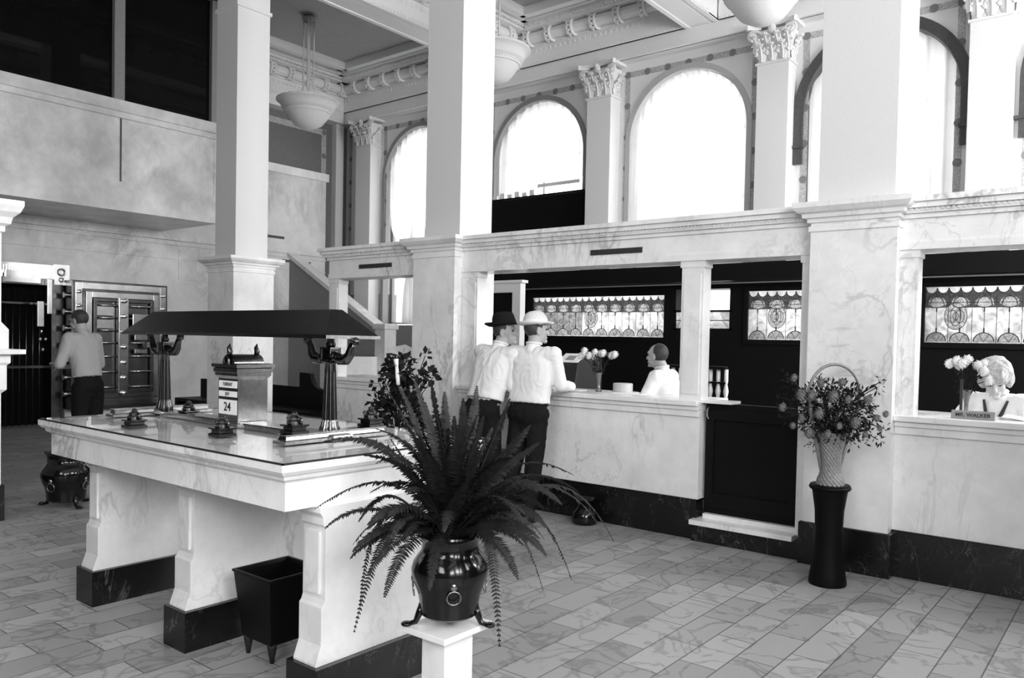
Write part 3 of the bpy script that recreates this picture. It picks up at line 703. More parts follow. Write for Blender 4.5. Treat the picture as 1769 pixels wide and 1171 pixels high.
# vault doorway
vd = struct(MB().box(XW, XW+.06, 4.0, 5.50, 2.30, 2.52).box(XW, XW+.065, 5.30, 5.54, 2.22, 2.54).build('door_3', STEEL))
mb = MB()
for k in range(26): mb.box(XW+.055, XW+.075, 4.2+.04*k, 4.222+.04*k, 2.36, 2.48)
mb.build('fluting', STEEL, vd); MB().torus((XW+.08, 5.42, 2.42), .05, .014, 'X').torus((XW+.08, 5.42, 2.30), .03, .01, 'X').build('rosette', STEEL, vd, smooth=True)
MB().box(XL, XW+.05, 5.28, 5.42, 0, 2.22).box(XL, XW+.1, 4.1, 5.3, 2.2, 2.3).build('inner_frame', STEELD, vd)
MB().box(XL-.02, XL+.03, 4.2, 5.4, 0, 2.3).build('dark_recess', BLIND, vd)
for k in range(9):
    y = 4.42+k*.095; MB().rod((XW-.15, y, 0), (XW-.15, y, 2.2), .011).build('gate_bar', STEELD, vd, smooth=True)
MB().box(XW-.17, XW-.13, 4.4, 5.28, 1.9, 1.93).box(XW-.17, XW-.13, 4.4, 5.28, .9, .94).build('gate_rail', STEELD, vd)
MB().box(XW+.1, XW+.16, 4.60, 5.08, 2.22, 2.40).build('hinge_housing', STEEL, vd); MB().box(XW+.1, XW+.2, 5.16, 5.24, 1.75, 2.3).box(XW+.1, XW+.2, 5.02, 5.12, 1.55, 1.95).build('hinge_strap', STEEL, vd, bevel=.01)
mb = MB()
for z in (1.2, 1.35, 1.5): mb.lathe([(.03, 0), (.03, .05)], (0, 0, 0), 10).bm.transform(Matrix.Identity(4))
mb = MB()
for z, y in ((1.48, 5.10), (1.36, 5.16), (1.36, 5.08), (1.2, 5.12)): mb.ball((XW+.14, y, z), (.03, .03, .04), 2)
mb.build('lock_knob', STEEL, vd, smooth=True)
# the open vault door
v = thing('vault_door', 'open steel vault door covered with bolt work, flat against the marble wall', 'vault door', (XW+.3, 6.2, .3))
a, b = 5.46, 7.02; xf = XW+.34
MB().box(XW+.02, xf, a, b, .25, 2.30).build('door_slab', STEELD, v, bevel=.01)
def ring(m, y0, y1, z0, z1, t, x0, x1): m.box(x0, x1, y0, y0+t, z0, z1); m.box(x0, x1, y1-t, y1, z0, z1); m.box(x0, x1, y0+t, y1-t, z1-t, z1); m.box(x0, x1, y0+t, y1-t, z0, z0+t); return m
ring(MB(), a+.05, b-.04, .3, 2.27, .10, xf, xf+.02).build('outer_frame', STEEL, v, bevel=.004)
ring(MB(), a+.2, b-.18, .42, 2.13, .09, xf+.01, xf+.05).build('stepped_frame', STEEL, v, bevel=.004)
ring(MB(), a+.30, b-.28, .5, 2.03, .05, xf+.03, xf+.09).build('inner_frame', STEELD, v, bevel=.004)
MB().box(xf+.02, xf+.12, 6.14, 6.30, .5, 2.05).build('centre_bar', STEEL, v, bevel=.006)
zz = [1.92, 1.72, 1.52, 1.32, 1.1, .85, .6]
for z in zz:
    MB().rod((xf+.1, a+.36, z), (xf+.1, 6.13, z), .016, 8).build('polished_rod', STEEL, v, smooth=True)
    MB().rod((xf+.1, 6.31, z), (xf+.1, b-.30, z), .016, 8).build('polished_rod', STEEL, v, smooth=True)
for k in range(7):
    z = .5+k*.25
    MB().lathe([(.035, 0), (.035, .05), (.02, .06)], n=12).xform(Matrix.Translation((xf+.12, 6.22, z)) @ Matrix.Rotation(PI/2, 4, 'Y')).build('centre_bolt', STEEL, v, smooth='auto')
for k in range(9):
    z = .36+k*.22
    for y in (a+.10, b-.09): MB().lathe([(.03, 0), (.03, .04), (.015, .05)], n=10).xform(Matrix.Translation((xf+.02, y, z)) @ Matrix.Rotation(PI/2, 4, 'Y')).build('edge_bolt', STEEL, v, smooth='auto')
for k in range(7):
    MB().rod((xf-.12, a-.07, .5+k*.26), (xf-.12, a+.02, .5+k*.26), .045, 12).build('locking_bolt', STEEL, v, smooth='auto')
MB().box(xf+.09, xf+.13, 6.36, 6.66, 1.55, 1.80).box(xf+.09, xf+.12, 6.4, 6.62, 1.36, 1.46).box(xf+.09, xf+.12, 6.4, 6.62, 1.14, 1.22).build('lock_case', STEEL, v, bevel=.01)
MB().lathe([(.05, 0), (.05, .03), (.02, .06), (.03, .1)], n=14).xform(Matrix.Translation((xf+.12, 6.58, 1.28)) @ Matrix.Rotation(PI/2, 4, 'Y')).build('combination_dial', STEEL, v, smooth='auto')
mb = MB()
for z0_ in (1.76, 1.55): mb.box(xf+.02, xf+.06, 5.82, 6.08, z0_, z0_+.14)
mb.build('steel_plate', STEEL, v)
# ------------------------------------------------------------------ stair beyond the left opening
st = thing('stair_parapet', 'marble stair parapet rising to the left behind the left opening', 'stair', (-10.5, 9, 0))
MB().prism([(-12.6, 0), (-10.08, 0), (-10.08, 1.58), (-12.6, 2.95)], 'Y', 9.02, 9.14).build('side_panel', FRAMEG, st)
MB().prism([(-12.6, 2.95), (-10.0, 1.545), (-10.0, 1.625), (-12.6, 3.03)], 'Y', 8.97, 9.2).build('sloping_cap', MARB, st)
MB().stack((-10.12, -9.88, 8.95, 9.2), [(0, 0), (0, 1.62), (.03, 1.63), (.03, 1.70), (0, 1.72)]).build('newel_post', MARB, st)
MB().box(-10.72, -10.06, 8.3, 8.95, 0, 1.17).build('lower_block', MARB, st)
mb = MB()
for k in range(8): mb.box(-10.3-.3*k, -10.0-.3*k, 9.2, 10.3, 0, .25+.19*(k+1))
mb.build('treads', MARB, st)
# bench behind the freestanding column
bn = thing('bench', 'black wooden high-backed bench behind the freestanding column', 'bench', (-10.5, 7.2, 0))
xa, xb, xt = XatY(352, 7.2), XatY(580, 7.2), XatY(523, 7.2); xc = XatY(541, 7.2)
prof = [(xa, 0), (xb, 0), (xb, .73)]+[(xc+.30-.30*math.sin(t*PI/16), .73+.20*(1-math.cos(t*PI/16))) for t in range(0, 9)][0:0]+[(xc+.28*(1-math.sin(PI/2*k/6)), .73+.22*(1-math.cos(PI/2*k/6))) for k in range(0, 7)]+[(xt, .96), (xt, .745), (xa, .745)]
MB().prism(prof, 'Y', 7.15, 7.22).build('backrest', DARKW, bn)
MB().box(xa, xb, 6.7, 7.15, .40, .45).build('seat', DARKW, bn); 
for x in (xa+.04, xb-.04): MB().box(x-.04, x+.04, 6.7, 7.15, 0, .40).build('leg', DARKW, bn)
# ------------------------------------------------------------------ hanging bowl lamps
def lamp():
    t = thing('bowl_lamp', '', 'ceiling lamp', (0, 0, 0), group='hanging bowl lamps')
    zc = -CZ
    # z local: 0 = bowl bottom at 5.02 world
    bowl = [(.002, 0), (.12, .015), (.24, .08), (.32, .18), (.36, .24), (.37, .255), (.39, .26), (.40, .30), (.385, .31), (.40, .32), (.43, .335), (.44, .35), (.46, .40), (.50, .44), (.53, .455), (.53, .48), (.50, .48), (.44, .42), (.36, .30), (.2, .12), (.0, .08)]
    MB().lathe(bowl, n=40).build('bowl', ALAB, t, smooth='auto', local=True)
    m = MB()
    for k in range(20):
        a = 2*PI*k/20; m.ball((.49*math.cos(a), .49*math.sin(a), .475), (.04, .04, .032), 1)
    for k in range(60):
        a = 2*PI*k/60; m.ball((.402*math.cos(a), .402*math.sin(a), .29), .010, 1)
    m.build('rim_ornament', ALAB, t, smooth=True, local=True)
    for k in range(4):
        a = PI/4+PI/2*k; m = MB(); m.tube([(.48*math.cos(a), .48*math.sin(a), .46), (.12*math.cos(a), .12*math.sin(a), .62), (.085*math.cos(a), .085*math.sin(a), .7), (.085*math.cos(a), .085*math.sin(a), 1.85)], .015, 6)
        m.build('rod', PLAST, t, smooth=True, local=True)
    MB().lathe([(.05, 1.78), (.10, 1.83), (.13, 1.87), (.09, 1.90), (.15, 1.925)], n=20).build('ceiling_rose', FRAMEG, t, smooth='auto', local=True)
    return t
l0 = lamp(); LZ = 5.02
l0.location = (-11.40, 8.5, LZ); l0['label'] = 'hanging bowl lamp in the dark ceiling bay at the left'
dup(l0, (-7.28, 8.5, LZ), 'hanging bowl lamp half hidden behind the square column')
dup(l0, (-3.44, 8.5, LZ-.05), 'hanging bowl lamp at the top of the picture, above a leafy capital')
# ------------------------------------------------------------------ check desk
TZ = 1.02
dk = thing('check_desk', 'large white marble customer desk with a glass top on three slab legs', 'desk', (-3.63, 2.37, 0))
tx0, tx1, ty0, ty1 = -4.74, -2.515, 1.78, 2.96
MB().stack((tx0, tx1, ty0, ty1), [(-.035, .945), (-.03, .95), (-.025, .965), (-.012, .97), (0, .985), (0, 1.012)]).build('tabletop', MARB2, dk)
MB().stack((tx0+.05, tx1-.05, ty0+.05, ty1-.05), [(0, .825), (0, .935), (.006, .94), (.006, .95)]).build('apron', MARB2, dk)
MB().box(tx0+.012, tx1-.012, ty0+.012, ty1-.012, 1.0125, 1.020).build('glass_sheet', TGLASS, dk)
MB().box(tx0+.006, tx0+.012, ty0+.006, ty1-.006, 1.0123, 1.0195).box(tx1-.012, tx1-.006, ty0+.006, ty1-.006, 1.0123, 1.0195).box(tx0+.006, tx1-.006, ty0+.006, ty0+.012, 1.0123, 1.0195).box(tx0+.006, tx1-.006, ty1-.012, ty1-.006, 1.0123, 1.0195).build('glass_edge', INK, dk)
for x1 in (-4.475, -3.515, -2.535):
    x0 = x1-.145
    pf = [(.03, .19), (.03, .20), (.012, .25), (.005, .27), (.005, .42), (-.005, .43), (-.012, .45), (-.012, .74), (0, .75), (0, .78), (.015, .80), (.015, .825)]
    lg = MB().prism([(1.99-o_, z) for o_, z in pf]+[(2.80+o_, z) for o_, z in pf[::-1]], 'X', x0, x1)
    lg = lg.build('leg', MARB, dk, bevel=.002)
    MB().box(x0+.03, x1-.03, 1.990, 2.003, .47, .72).build('leg_strip', MARB2, lg)
    MB().box(x0-.025, x1+.025, 1.945, 2.845, 0, .19).build('black_plinth', BLACKM, lg)
# small notices under the glass front edge
# ------------------------------------------------------------------ bronze double desk lamp
lampd = thing('desk_lamp', 'long dark bronze hooded desk lamp on two fluted posts, standing on the marble desk', 'lamp', (-3.76, 2.37, TZ))
YC = 2.37; SX0, SX1, SW = -4.70, -2.82, .157
sh = MB(); A = (SX0, SX1, YC-SW, YC+SW); B = (SX0+.12, SX1-.12, YC-.03, YC+.03)
sh.stack(A, [(0, 1.488), (0, 1.503)]); sh2 = MB().frustum((A[0]+.004, A[1]-.004, A[2]+.004, A[3]-.004), 1.503, B, 1.622)
sh2.build('hood', BRONZE, lampd, bevel=.003); sh.build('hood_rim', BRONZEB, lampd)
PXs = (-4.50, -2.985)
for x in PXs:
    prof = [(.048, 1.05), (.05, 1.07), (.042, 1.085), (.040, 1.10), (.036, 1.11)]+[(.036-.010*k/6, 1.11+.26*k/6) for k in range(7)]+[(.03, 1.375), (.026, 1.385)]
    p = MB().lathe(prof, (x, YC, 0), 48, flute=.12, nf=16).build('fluted_post', BRONZEP, lampd, smooth='auto')
    bx_ = MB().box(x-.03, x+.03, YC-.03, YC+.03, 1.385, 1.445).build('square_block', BRONZEP, p)
    ring_ = MB()
    for s in (-1, 1):
        ring_.box(x-.034, x-.027, YC+s*.030, YC+s*.034, 1.385, 1.445).box(x+.027, x+.034, YC+s*.030, YC+s*.034, 1.385, 1.445).box(x-.034, x+.034, YC+s*.03, YC+s*.034, 1.383, 1.39).box(x-.034, x+.034, YC+s*.03, YC+s*.034, 1.44, 1.447)
    for s in (-1, 1):
        ring_.box(x+s*.030, x+s*.034, YC-.034, YC-.027, 1.385, 1.445).box(x+s*.030, x+s*.034, YC+.027, YC+.034, 1.385, 1.445).box(x+s*.03, x+s*.034, YC-.034, YC+.034, 1.383, 1.39).box(x+s*.03, x+s*.034, YC-.034, YC+.034, 1.44, 1.447)
    ring_.build('block_border', BRONZEB, p)
    MB().lathe([(.018, 1.445), (.024, 1.46), (.016, 1.475), (.018, 1.495)], (x, YC, 0), 14).build('neck', BRONZEP, p, smooth=True)
    for s in (-1, 1):
        pts = [(x+s*.03, YC, 1.41), (x+s*.07, YC, 1.392), (x+s*.11, YC, 1.393), (x+s*.135, YC, 1.415), (x+s*.148, YC, 1.45), (x+s*.165, YC, 1.475), (x+s*.18, YC, 1.478), (x+s*.183, YC, 1.462)]
        mm = MB().tube(pts, [.022, .026, .027, .022, .017, .015, .018, .012], 10); mm.ball((x+s*.17, YC, 1.48), (.022, .02, .018), 2); mm.ball((x+s*.05, YC, 1.40), (.03, .028, .026), 2)
        mm.build('scroll_arm', BRONZEP, p, smooth=True)
    MB().stack((x-.06, x+.06, YC-.06, YC+.06), [(0, 1.02), (.0, 1.032), (-.008, 1.036), (-.008, 1.05)]).build('post_base', BRONZEM, p)
# low bronze base running between the posts, with a stepped end at the right
bs = MB().stack((PXs[0]-.10, PXs[1]+.10, YC-.06, YC+.06), [(0, 1.0205), (0, 1.045), (-.01, 1.05)])
bs.box(PXs[0]-.22, PXs[0]-.08, YC-.05, YC+.05, 1.0205, 1.04)
bs.build('long_base', BRONZEM, lampd, bevel=.004)
def endplate(x, s):
    m = MB().stack((min(x, x+s*.03), max(x, x+s*.03), YC-.27, YC+.27), [(.0, 1.0205), (.03, 1.024), (.03, 1.038), (.015, 1.042), (.01, 1.056), (.02, 1.06), (.02, 1.066)])
    return m
for x, s in ((PXs[1]+.02, 1), (PXs[0]-.02, -1)): endplate(x, s).build('cross_base', BRONZEM, lampd)
# inkstands (pairs at both ends and the middle)
def inkwell():
    t = thing('inkwell', '', 'inkwell', (0, 0, 0), group='bronze inkwells on the marble desk')
    MB().stack((-.045, .045, -.045, .045), [(0, 0), (0, .012), (-.01, .016), (-.01, .028), (0, .034), (0, .04)]).build('stand', BRONZEP, t, local=True)
    MB().lathe([(.034, .04), (.036, .055), (.026, .062), (.028, .07), (.012, .082), (.014, .09), (.004, .096)], n=16).build('lid', BRONZEP, t, smooth='auto', local=True)
    for s in (-1, 1):
        m = MB(); m.tube([(s*.038, 0, .045), (s*.05, 0, .055), (s*.052, 0, .066), (s*.043, 0, .070)], .006, 6)
        m.build('pen_rest', BRONZEP, t, smooth=True, local=True)
    return t
ik = inkwell()
def onT(x, y, z=TZ+.03): q = P(x, y, Z=z); return (q.x, q.y, TZ+.0005)
spots = [(232, 728, 'bronze inkwell at the far left of the marble desk, left of the far lamp post'), (326, 712, 'bronze inkwell right of the far lamp post, behind the desk lamp base'), (384, 742, 'bronze inkwell in front of the calendar stand'),
         (513, 752, 'bronze inkwell in front of the near lamp post'), (614, 740, 'bronze inkwell on the desk behind the near lamp post')]
for i, (x, y, lb) in enumerate(spots):
    lc = onT(x, y)
    if i in (3, 4): lc = (PXs[1]+.035, YC-.22 if i == 3 else YC+.22, 1.0665)
    if i == 0: ik.location = lc; ik['label'] = lb
    else: dup(ik, lc, lb)
# calendar stand
cx0, cx1 = XatY(378, 2.30), XatY(412, 2.30); cw = cx1-cx0
cal = thing('calendar_stand', 'bronze perpetual calendar stand showing Tuesday July 24 on the marble desk', 'calendar', ((cx0+cx1)/2, 2.38, TZ))
cyf, cyb = 2.30, 2.475
MB().box(cx0, cx1, cyf, cyb, 1.0505, 1.27).build('case', BRONZEM, cal, bevel=.002)
MB().stack((cx0, cx1, cyf, cyb), [(.0, 1.27), (.012, 1.285), (.012, 1.30), (.018, 1.303), (.018, 1.322), (.012, 1.325), (.026, 1.328), (.026, 1.345), (0, 1.35)]).build('cornice', BRONZEM, cal)
mb = MB(); n = 10; xm = (cx0+cx1)/2
rows = [[(xm+.055*math.cos(PI*k/n), y, 1.35+.045*math.sin(PI*k/n)) for k in range(n+1)] for y in (cyf, cyb)]
V = mb.grid(rows); mb.bm.faces.new(V[0]); mb.bm.faces.new(V[1][::-1]); mb.build('barrel_top', BRONZEP, cal, smooth='auto')
mb = MB()
for y in (cyf+.005, cyb-.01):
    mb.tube([(xm, y, 1.39), (xm+.006, y, 1.41), (xm-.004, y, 1.43), (xm+.006, y, 1.45)], [.014, .016, .012, .002], 6)
mb.ball((xm, cyf-.008, 1.36), (.03, .012, .03), 2); mb.torus((xm, cyf-.012, 1.355), .02, .006, 'Y'); mb.build('finial', BRONZEP, cal, smooth=True)
MB().stack((cx0-.01, cx1+.01, cyf-.01, cyb+.01), [(0, 1.0205), (0, 1.04), (-.008, 1.045), (-.008, 1.05)]).build('foot', BRONZEM, cal)
def text_mesh(s_, size, mat, parent, loc, rx=PI/2, rz=0, name='lettering', extr=.0006, sx=1):
    cu = bpy.data.curves.new('txt', 'FONT'); cu.body = s_; cu.size = size; cu.align_x = 'CENTER'; cu.align_y = 'CENTER'; cu.extrude = extr; cu.offset = size*.012
    o = bpy.data.objects.new('txt', cu); COL.objects.link(o)
    me = bpy.data.meshes.new_from_object(o); bpy.data.objects.remove(o)
    me.transform(Matrix.Diagonal((sx, 1, 1, 1)))
    me.name = name; me.materials.clear(); me.materials.append(mat); q = bpy.data.objects.new(name, me); COL.objects.link(q)
    q.rotation_euler = (rx, 0, rz); q.parent = parent; q.location = Vector(loc)-Vector(parent.location); return q
for z0, z1, s_, sz, sx in ((1.222, 1.258, 'TUESDAY', .024, .85), (1.176, 1.205, 'JULY', .022, .85), (1.085, 1.16, '24', .064, 1.0)):
    MB().box(cx0+.010, cx1-.010, cyf-.003, cyf, z0, z1).build('card', PAPER, cal)
    text_mesh(s_, sz, INK, cal, (xm, cyf-.0042, (z0+z1)/2), sx=sx)
# ------------------------------------------------------------------ wastebasket
q = P(404, 982, Z=.40); q2 = P(469, 1003, Z=.40)
wb = thing('wastebasket', 'black tapered square waste bin on short legs under the marble desk', 'bin', (q.x+.15, q.y+.15, 0))
x0, x1, y0, y1 = q.x, q2.x, q.y, q.y+.30
mb = MB()
rows = [[(x0+o_, y0+o_, z), (x1-o_, y0+o_, z), (x1-o_, y1-o_, z), (x0+o_, y1-o_, z)] for o_, z in ((.03, .085), (.0, .385), (-.006, .39), (-.006, .40), (.008, .40), (.012, .385), (.042, .10))]
V = mb.grid(rows, closed_u=True); mb.bm.faces.new(V[-1]); mb.bm.faces.new(V[0][::-1]); mb.build('body', plain('black_lacquered_metal', .004, .4, spec=.15), wb)
for sx in (0, 1):
    for sy_ in (0, 1):
        lx = (x0+.05, x1-.05)[sx]; ly = (y0+.05, y1-.05)[sy_]
        MB().lathe([(.010, 0), (.014, .03), (.022, .07), (.024, .09)], (lx, ly, 0), 10).build('leg', INK, wb, smooth=True)
# ------------------------------------------------------------------ jardiniere
def jardiniere(name='jardiniere'):
    t = thing(name, '', 'pot', (0, 0, 0), group='dark footed jardinieres')
    pr_ = [(.0, .035), (.095, .035), (.108, .045), (.112, .09), (.118, .12), (.132, .155), (.142, .19), (.143, .21), (.136, .235), (.118, .262), (.108, .275), (.104, .30), (.112, .325), (.122, .335), (.120, .342), (.106, .335), (.098, .30), (.09, .29), (0, .29)]
    MB().lathe(pr_, n=48).build('bowl', BLACKPOT, t, smooth='auto', local=True)
    for a in (math.radians(-163), math.radians(-13), math.radians(92)):
        c, s = math.cos(a), math.sin(a)
        m = MB().tube([(.10*c, .10*s, .08), (.112*c, .112*s, .045), (.125*c, .125*s, .015), (.150*c, .150*s, .009)], [.014, .014, .011, .009], 8); m.ball((.158*c, .158*s, .010), (.022, .022, .010), 2)
        m.build('foot', BLACKPOT, t, smooth=True, local=True)
    for k in range(4):
        a = -2.1+PI/2*k+.75; c, s = math.cos(a), math.sin(a)
        m = MB().ball((.130*c, .130*s, .175), (.014, .014, .02), 2)
        mt = MB().torus((0, 0, 0), .025, .003, 'X', 20, 6).xform(Matrix.Translation((.134*c, .134*s, .135)) @ Matrix.Rotation(a, 4, 'Z') @ Matrix.Rotation(.12, 4, 'Y'))
        o1 = m.build('handle_boss', BRONZEB, t, smooth=True, local=True); mt.build('ring_handle', BRONZEB, o1, smooth=True, local=True)
    return t
PZ = .46; q = [P(697, 1080, Z=PZ), P(768, 1106, Z=PZ), P(843, 1070, Z=PZ)]
px0, px1, py0, py1 = q[0].x, q[1].x, q[1].y, q[2].y
pcx, pcy = (px0+px1)/2, (py0+py1)/2
pd = thing('pedestal', 'short white marble pedestal carrying the fern pot in the foreground', 'pedestal', (pcx, pcy, 0))
MB().box(px0, px1, py0, py1, PZ-.022, PZ).build('top_slab', MARB2, pd, bevel=.002)
MB().box(pcx-.055, pcx+.055, pcy-.075, pcy+.075, .03, PZ-.022).build('post', MARB2, pd); MB().box(px0+.01, px1-.01, py0+.01, py1-.01, 0, .03).build('foot', MARB2, pd)
jd = jardiniere(); jd.location = (pcx+.0, pcy+.005, PZ); jd['label'] = 'dark footed jardiniere holding the big fern, on the short marble pedestal'
jd.scale = (.98,)*3; jd.rotation_euler = (0, 0, .65)
q = P(97, 878, Z=0)
j2 = dup(jd, (q.x-.05, q.y+.1, 0), 'dark footed jardiniere on the floor at the far left, beyond the marble desk', rz=.3, scale=1.38)
# ------------------------------------------------------------------ fern
fr = thing('fern', 'large dark fern with long drooping fronds in the foreground jardiniere', 'fern', (pcx, pcy, PZ+.30))
crown = Vector((pcx, pcy, PZ+.31)); rng = random.Random(5)
view = Vector(_f)
def frond(p0, p1, p2, p3, w=.036, n=30):
    m = MB(); pts = []
    for i in range(n+1):
        t = i/n; pts.append(p0*(1-t)**3+p1*3*t*(1-t)**2+p2*3*t*t*(1-t)+p3*t**3)
    m.tube(pts[::2] if n % 2 == 0 else pts, [.0028-.0018*i/(n//2) for i in range(n//2+1)], 4)
    roll = rng.uniform(-.6, .6)
    for i in range(3, n*2+1):
        t = i/(n*2); k = min(n-1, int(t*n)); f_ = t*n-k
        p = pts[k].lerp(pts[k+1], f_); tg = (pts[k+1]-pts[k]).normalized()
        side = tg.cross(Vector((0, 0, 1)))
        if side.length < .1: side = tg.cross(view)
        side.normalize(); side = (Quaternion(tg, roll) @ side)
        nor = side.cross(tg)
        L_ = w*(math.sin(PI*min(1, (t*.92+.06)))**.6)*(1-.25*t)*rng.uniform(.85, 1.12)
        wd = .0056*(1-.3*t)
        for s in (-1, 1):
            d = (side*s*.93+tg*.38+nor*rng.uniform(-.35, .1)).normalized(); q_ = tg
            a_ = p; tip = p+d*L_-Vector((0, 0, L_*.12)); mid = p+d*L_*.45
            m.face([a_-q_*wd*.6, mid-q_*wd, tip, mid+q_*wd, a_+q_*wd*.6])
    return m
def pxf(x, y, dep): # a point near the crown's depth, dep metres further away
    d = Vector(_R*(x-CXP)/FPX-_U*(y-CYP)/FPX+_f); D0 = (crown-Vector((0, 0, H))).dot(view)+dep
    return Vector((0, 0, H))+d*D0
tips = [(545, 878, 655, 800, -.1), (612, 1090, 660, 880, -.18), (622, 1045, 640, 850, -.08), (863, 1115, 850, 880, -.25), (938, 1018, 890, 850, -.2), (987, 1000, 930, 830, -.1), (1060, 935, 990, 790, .0),
        (1030, 900, 960, 800, -.12), (628, 785, 700, 790, -.1), (560, 762, 660, 740, .05), (650, 740, 720, 760, .1), (668, 672, 720, 750, .15), (690, 668, 730, 740, .0), (716, 655, 745, 740, .1), (768, 678, 770, 760, .05),
        (800, 690, 800, 760, -.1), (824, 668, 815, 760, .1), (880, 690, 850, 770, .0), (905, 742, 870, 800, -.15), (930, 765, 880, 800, .05), (915, 735, 880, 780, .15), (990, 820, 900, 770, .1), (700, 730, 740, 790, -.15),
        (640, 850, 700, 810, -.2), (665, 960, 690, 860, -.25), (745, 660, 760, 740, -.05), (970, 870, 900, 800, -.2), (1000, 850, 920, 790, .15), (835, 720, 815, 790, -.2), (785, 720, 785, 800, -.25), (650, 800, 700, 770, .2),
        (735, 700, 750, 770, .2), (850, 740, 830, 800, .2), (760, 730, 765, 800, .25), (880, 790, 850, 800, -.25), (700, 850, 730, 830, -.3), (905, 905, 870, 830, -.3), (620, 900, 660, 830, .1)]
for i, (tx, ty, mx, my, dep) in enumerate(tips):
    p0 = crown+Vector((rng.uniform(-.05, .05), rng.uniform(-.05, .05), 0)); p3 = pxf(tx, ty, dep); pm = pxf(mx, my, dep*.7)
    p1 = p0.lerp(pm, .6)+Vector((0, 0, .06)); p2 = pm
    frond(p0, p1, p2, p3, .042 if ty < 900 else .036, 38).build('frond', FERN, fr, fix=False)
for i in range(62):
    a = rng.uniform(0, 2*PI); L_ = rng.uniform(.28, .52); e = rng.uniform(.15, 1.35)
    d = Vector((math.cos(a)*math.cos(e), math.sin(a)*math.cos(e), math.sin(e)))
    p0 = crown+Vector((rng.uniform(-.05, .05), rng.uniform(-.05, .05), 0)); p1 = p0+d*L_*.4+Vector((0, 0, .05)); p2 = p0+d*L_*.8; p3 = p0+d*L_*1.05-Vector((0, 0, L_*(.35 if e < .8 else .08)))
    frond(p0, p1, p2, p3, .040, 30).build('frond', FERN, fr, fix=False)
# ------------------------------------------------------------------ generic leaf/flower makers
def leaves(m, c, rad, n, ln, rg, wd=.35, outward=True):
    for _ in range(n):
        d = Vector((rg.gauss(0, 1), rg.gauss(0, 1), rg.gauss(0, 1))).normalized()
        r = rad if isinstance(rad, (tuple, list)) else (rad,)*3
        p = Vector(c)+Vector((d.x*r[0], d.y*r[1], d.z*r[2]))*rg.uniform(.25, 1)**.6
        t = (d*.6+Vector((rg.gauss(0, .5), rg.gauss(0, .5), rg.gauss(0, .5)))).normalized(); s_ = t.cross(Vector((rg.gauss(0, 1), rg.gauss(0, 1), 1))).normalized()
        l_ = ln*rg.uniform(.6, 1.3)
        m.face([p, p+t*l_*.5+s_*l_*wd*.5, p+t*l_, p+t*l_*.5-s_*l_*wd*.5])
def flower(m, c, r, rg):
    m.ball(c, r*.72, 2); c_ = Vector(c)
    for k in range(70):
        z = 1-2*(k+.5)/70; a = 2.39996*k; q = math.sqrt(1-z*z); d = Vector((q*math.cos(a), q*math.sin(a), z)); s_ = d.cross(Vector((0, .3, 1))).normalized(); t_ = d.cross(s_)
        L_ = r*rg.uniform(.9, 1.12)
        m.face([c_+d*r*.5-s_*r*.2, c_+d*L_-s_*r*.16+t_*r*.1, c_+d*L_*1.03+t_*r*.18, c_+d*L_+s_*r*.16+t_*r*.1, c_+d*r*.5+s_*r*.2])
# basket of flowers on a tall black stand
bx, by = -1.565, 5.17
sd = thing('flower_stand', 'tall black waisted stand holding the wicker flower basket', 'stand', (bx, by, 0))
MB().lathe([(.112, 0), (.115, .02), (.105, .08), (.088, .2), (.083, .35), (.088, .47), (.105, .585), (.118, .615), (.118, .63)], (bx, by, 0), 32).build('body', WICKD, sd, smooth='auto')
MB().lathe([(.12, .60), (.126, .612), (.12, .625), (.10, .628)], (bx, by, 0), 32).build('rim', WICKD, sd, smooth=True)
bk = thing('flower_basket', 'tall wicker basket of dusky flowers with a high hooped handle', 'basket', (bx, by, .63))
mb = MB(); rows = []
prof = [(.082, 0), (.078, .03), (.062, .07), (.055, .12), (.062, .2), (.078, .28), (.095, .33)]
for zi in range(46):
    z = .33*zi/45
    for (r0_, z0_), (r1_, z1_) in zip(prof[:-1], prof[1:]):
        if z0_ <= z <= z1_+1e-9: r = r0_+(r1_-r0_)*(z-z0_)/(z1_-z0_); break
    rows.append([(bx+(r+.005*math.sin(18*a+zi*PI/2.0))*math.cos(a), by+(r+.005*math.sin(18*a+zi*PI/2.0))*math.sin(a), .63+z) for a in [2*PI*k/108 for k in range(108)]])
mb.grid(rows, closed_u=True); mb.build('woven_body', WICK, bk, smooth=True)
vr = Vector((_R[0], _R[1], 0)).normalized()
pts = []
for k in range(33):
    a = -1.05+ (PI+2.1)*k/32
    pts.append(Vector((bx, by, 0))+vr*(.17*math.cos(a)*(1 if math.sin(a) > 0 else .8)+.02)+Vector((0, 0, 1.17+.21*math.sin(a) if math.sin(a) > 0 else 1.17+.42*math.sin(a))))
pts = [Vector((bx, by, 0))+vr*.05+Vector((0, 0, .72)), Vector((bx, by, 0))+vr*.10+Vector((0, 0, .9)), Vector((bx, by, 0))+vr*.155+Vector((0, 0, 1.1))]+[Vector((bx, by, 0))+vr*(.01+.16*math.cos(t*PI/16))+Vector((0, 0, 1.2+.185*math.sin(t*PI/16))) for t in range(17)]+[Vector((bx, by, 0))-vr*.13+Vector((0, 0, 1.05)), Vector((bx, by, 0))-vr*.06+Vector((0, 0, .72))]
MB().tube(pts, .010, 8).build('hooped_handle', WICK, bk, smooth=True)
bq = thing('bouquet', 'large dusky bouquet filling the wicker basket', 'flowers', (bx, by, .95))
rg = random.Random(11); m = MB()
leaves(m, (bx, by, 1.10), (.25, .20, .19), 1900, .036, rg); leaves(m, (bx+.0, by, 1.0), (.17, .15, .12), 500, .036, rg)
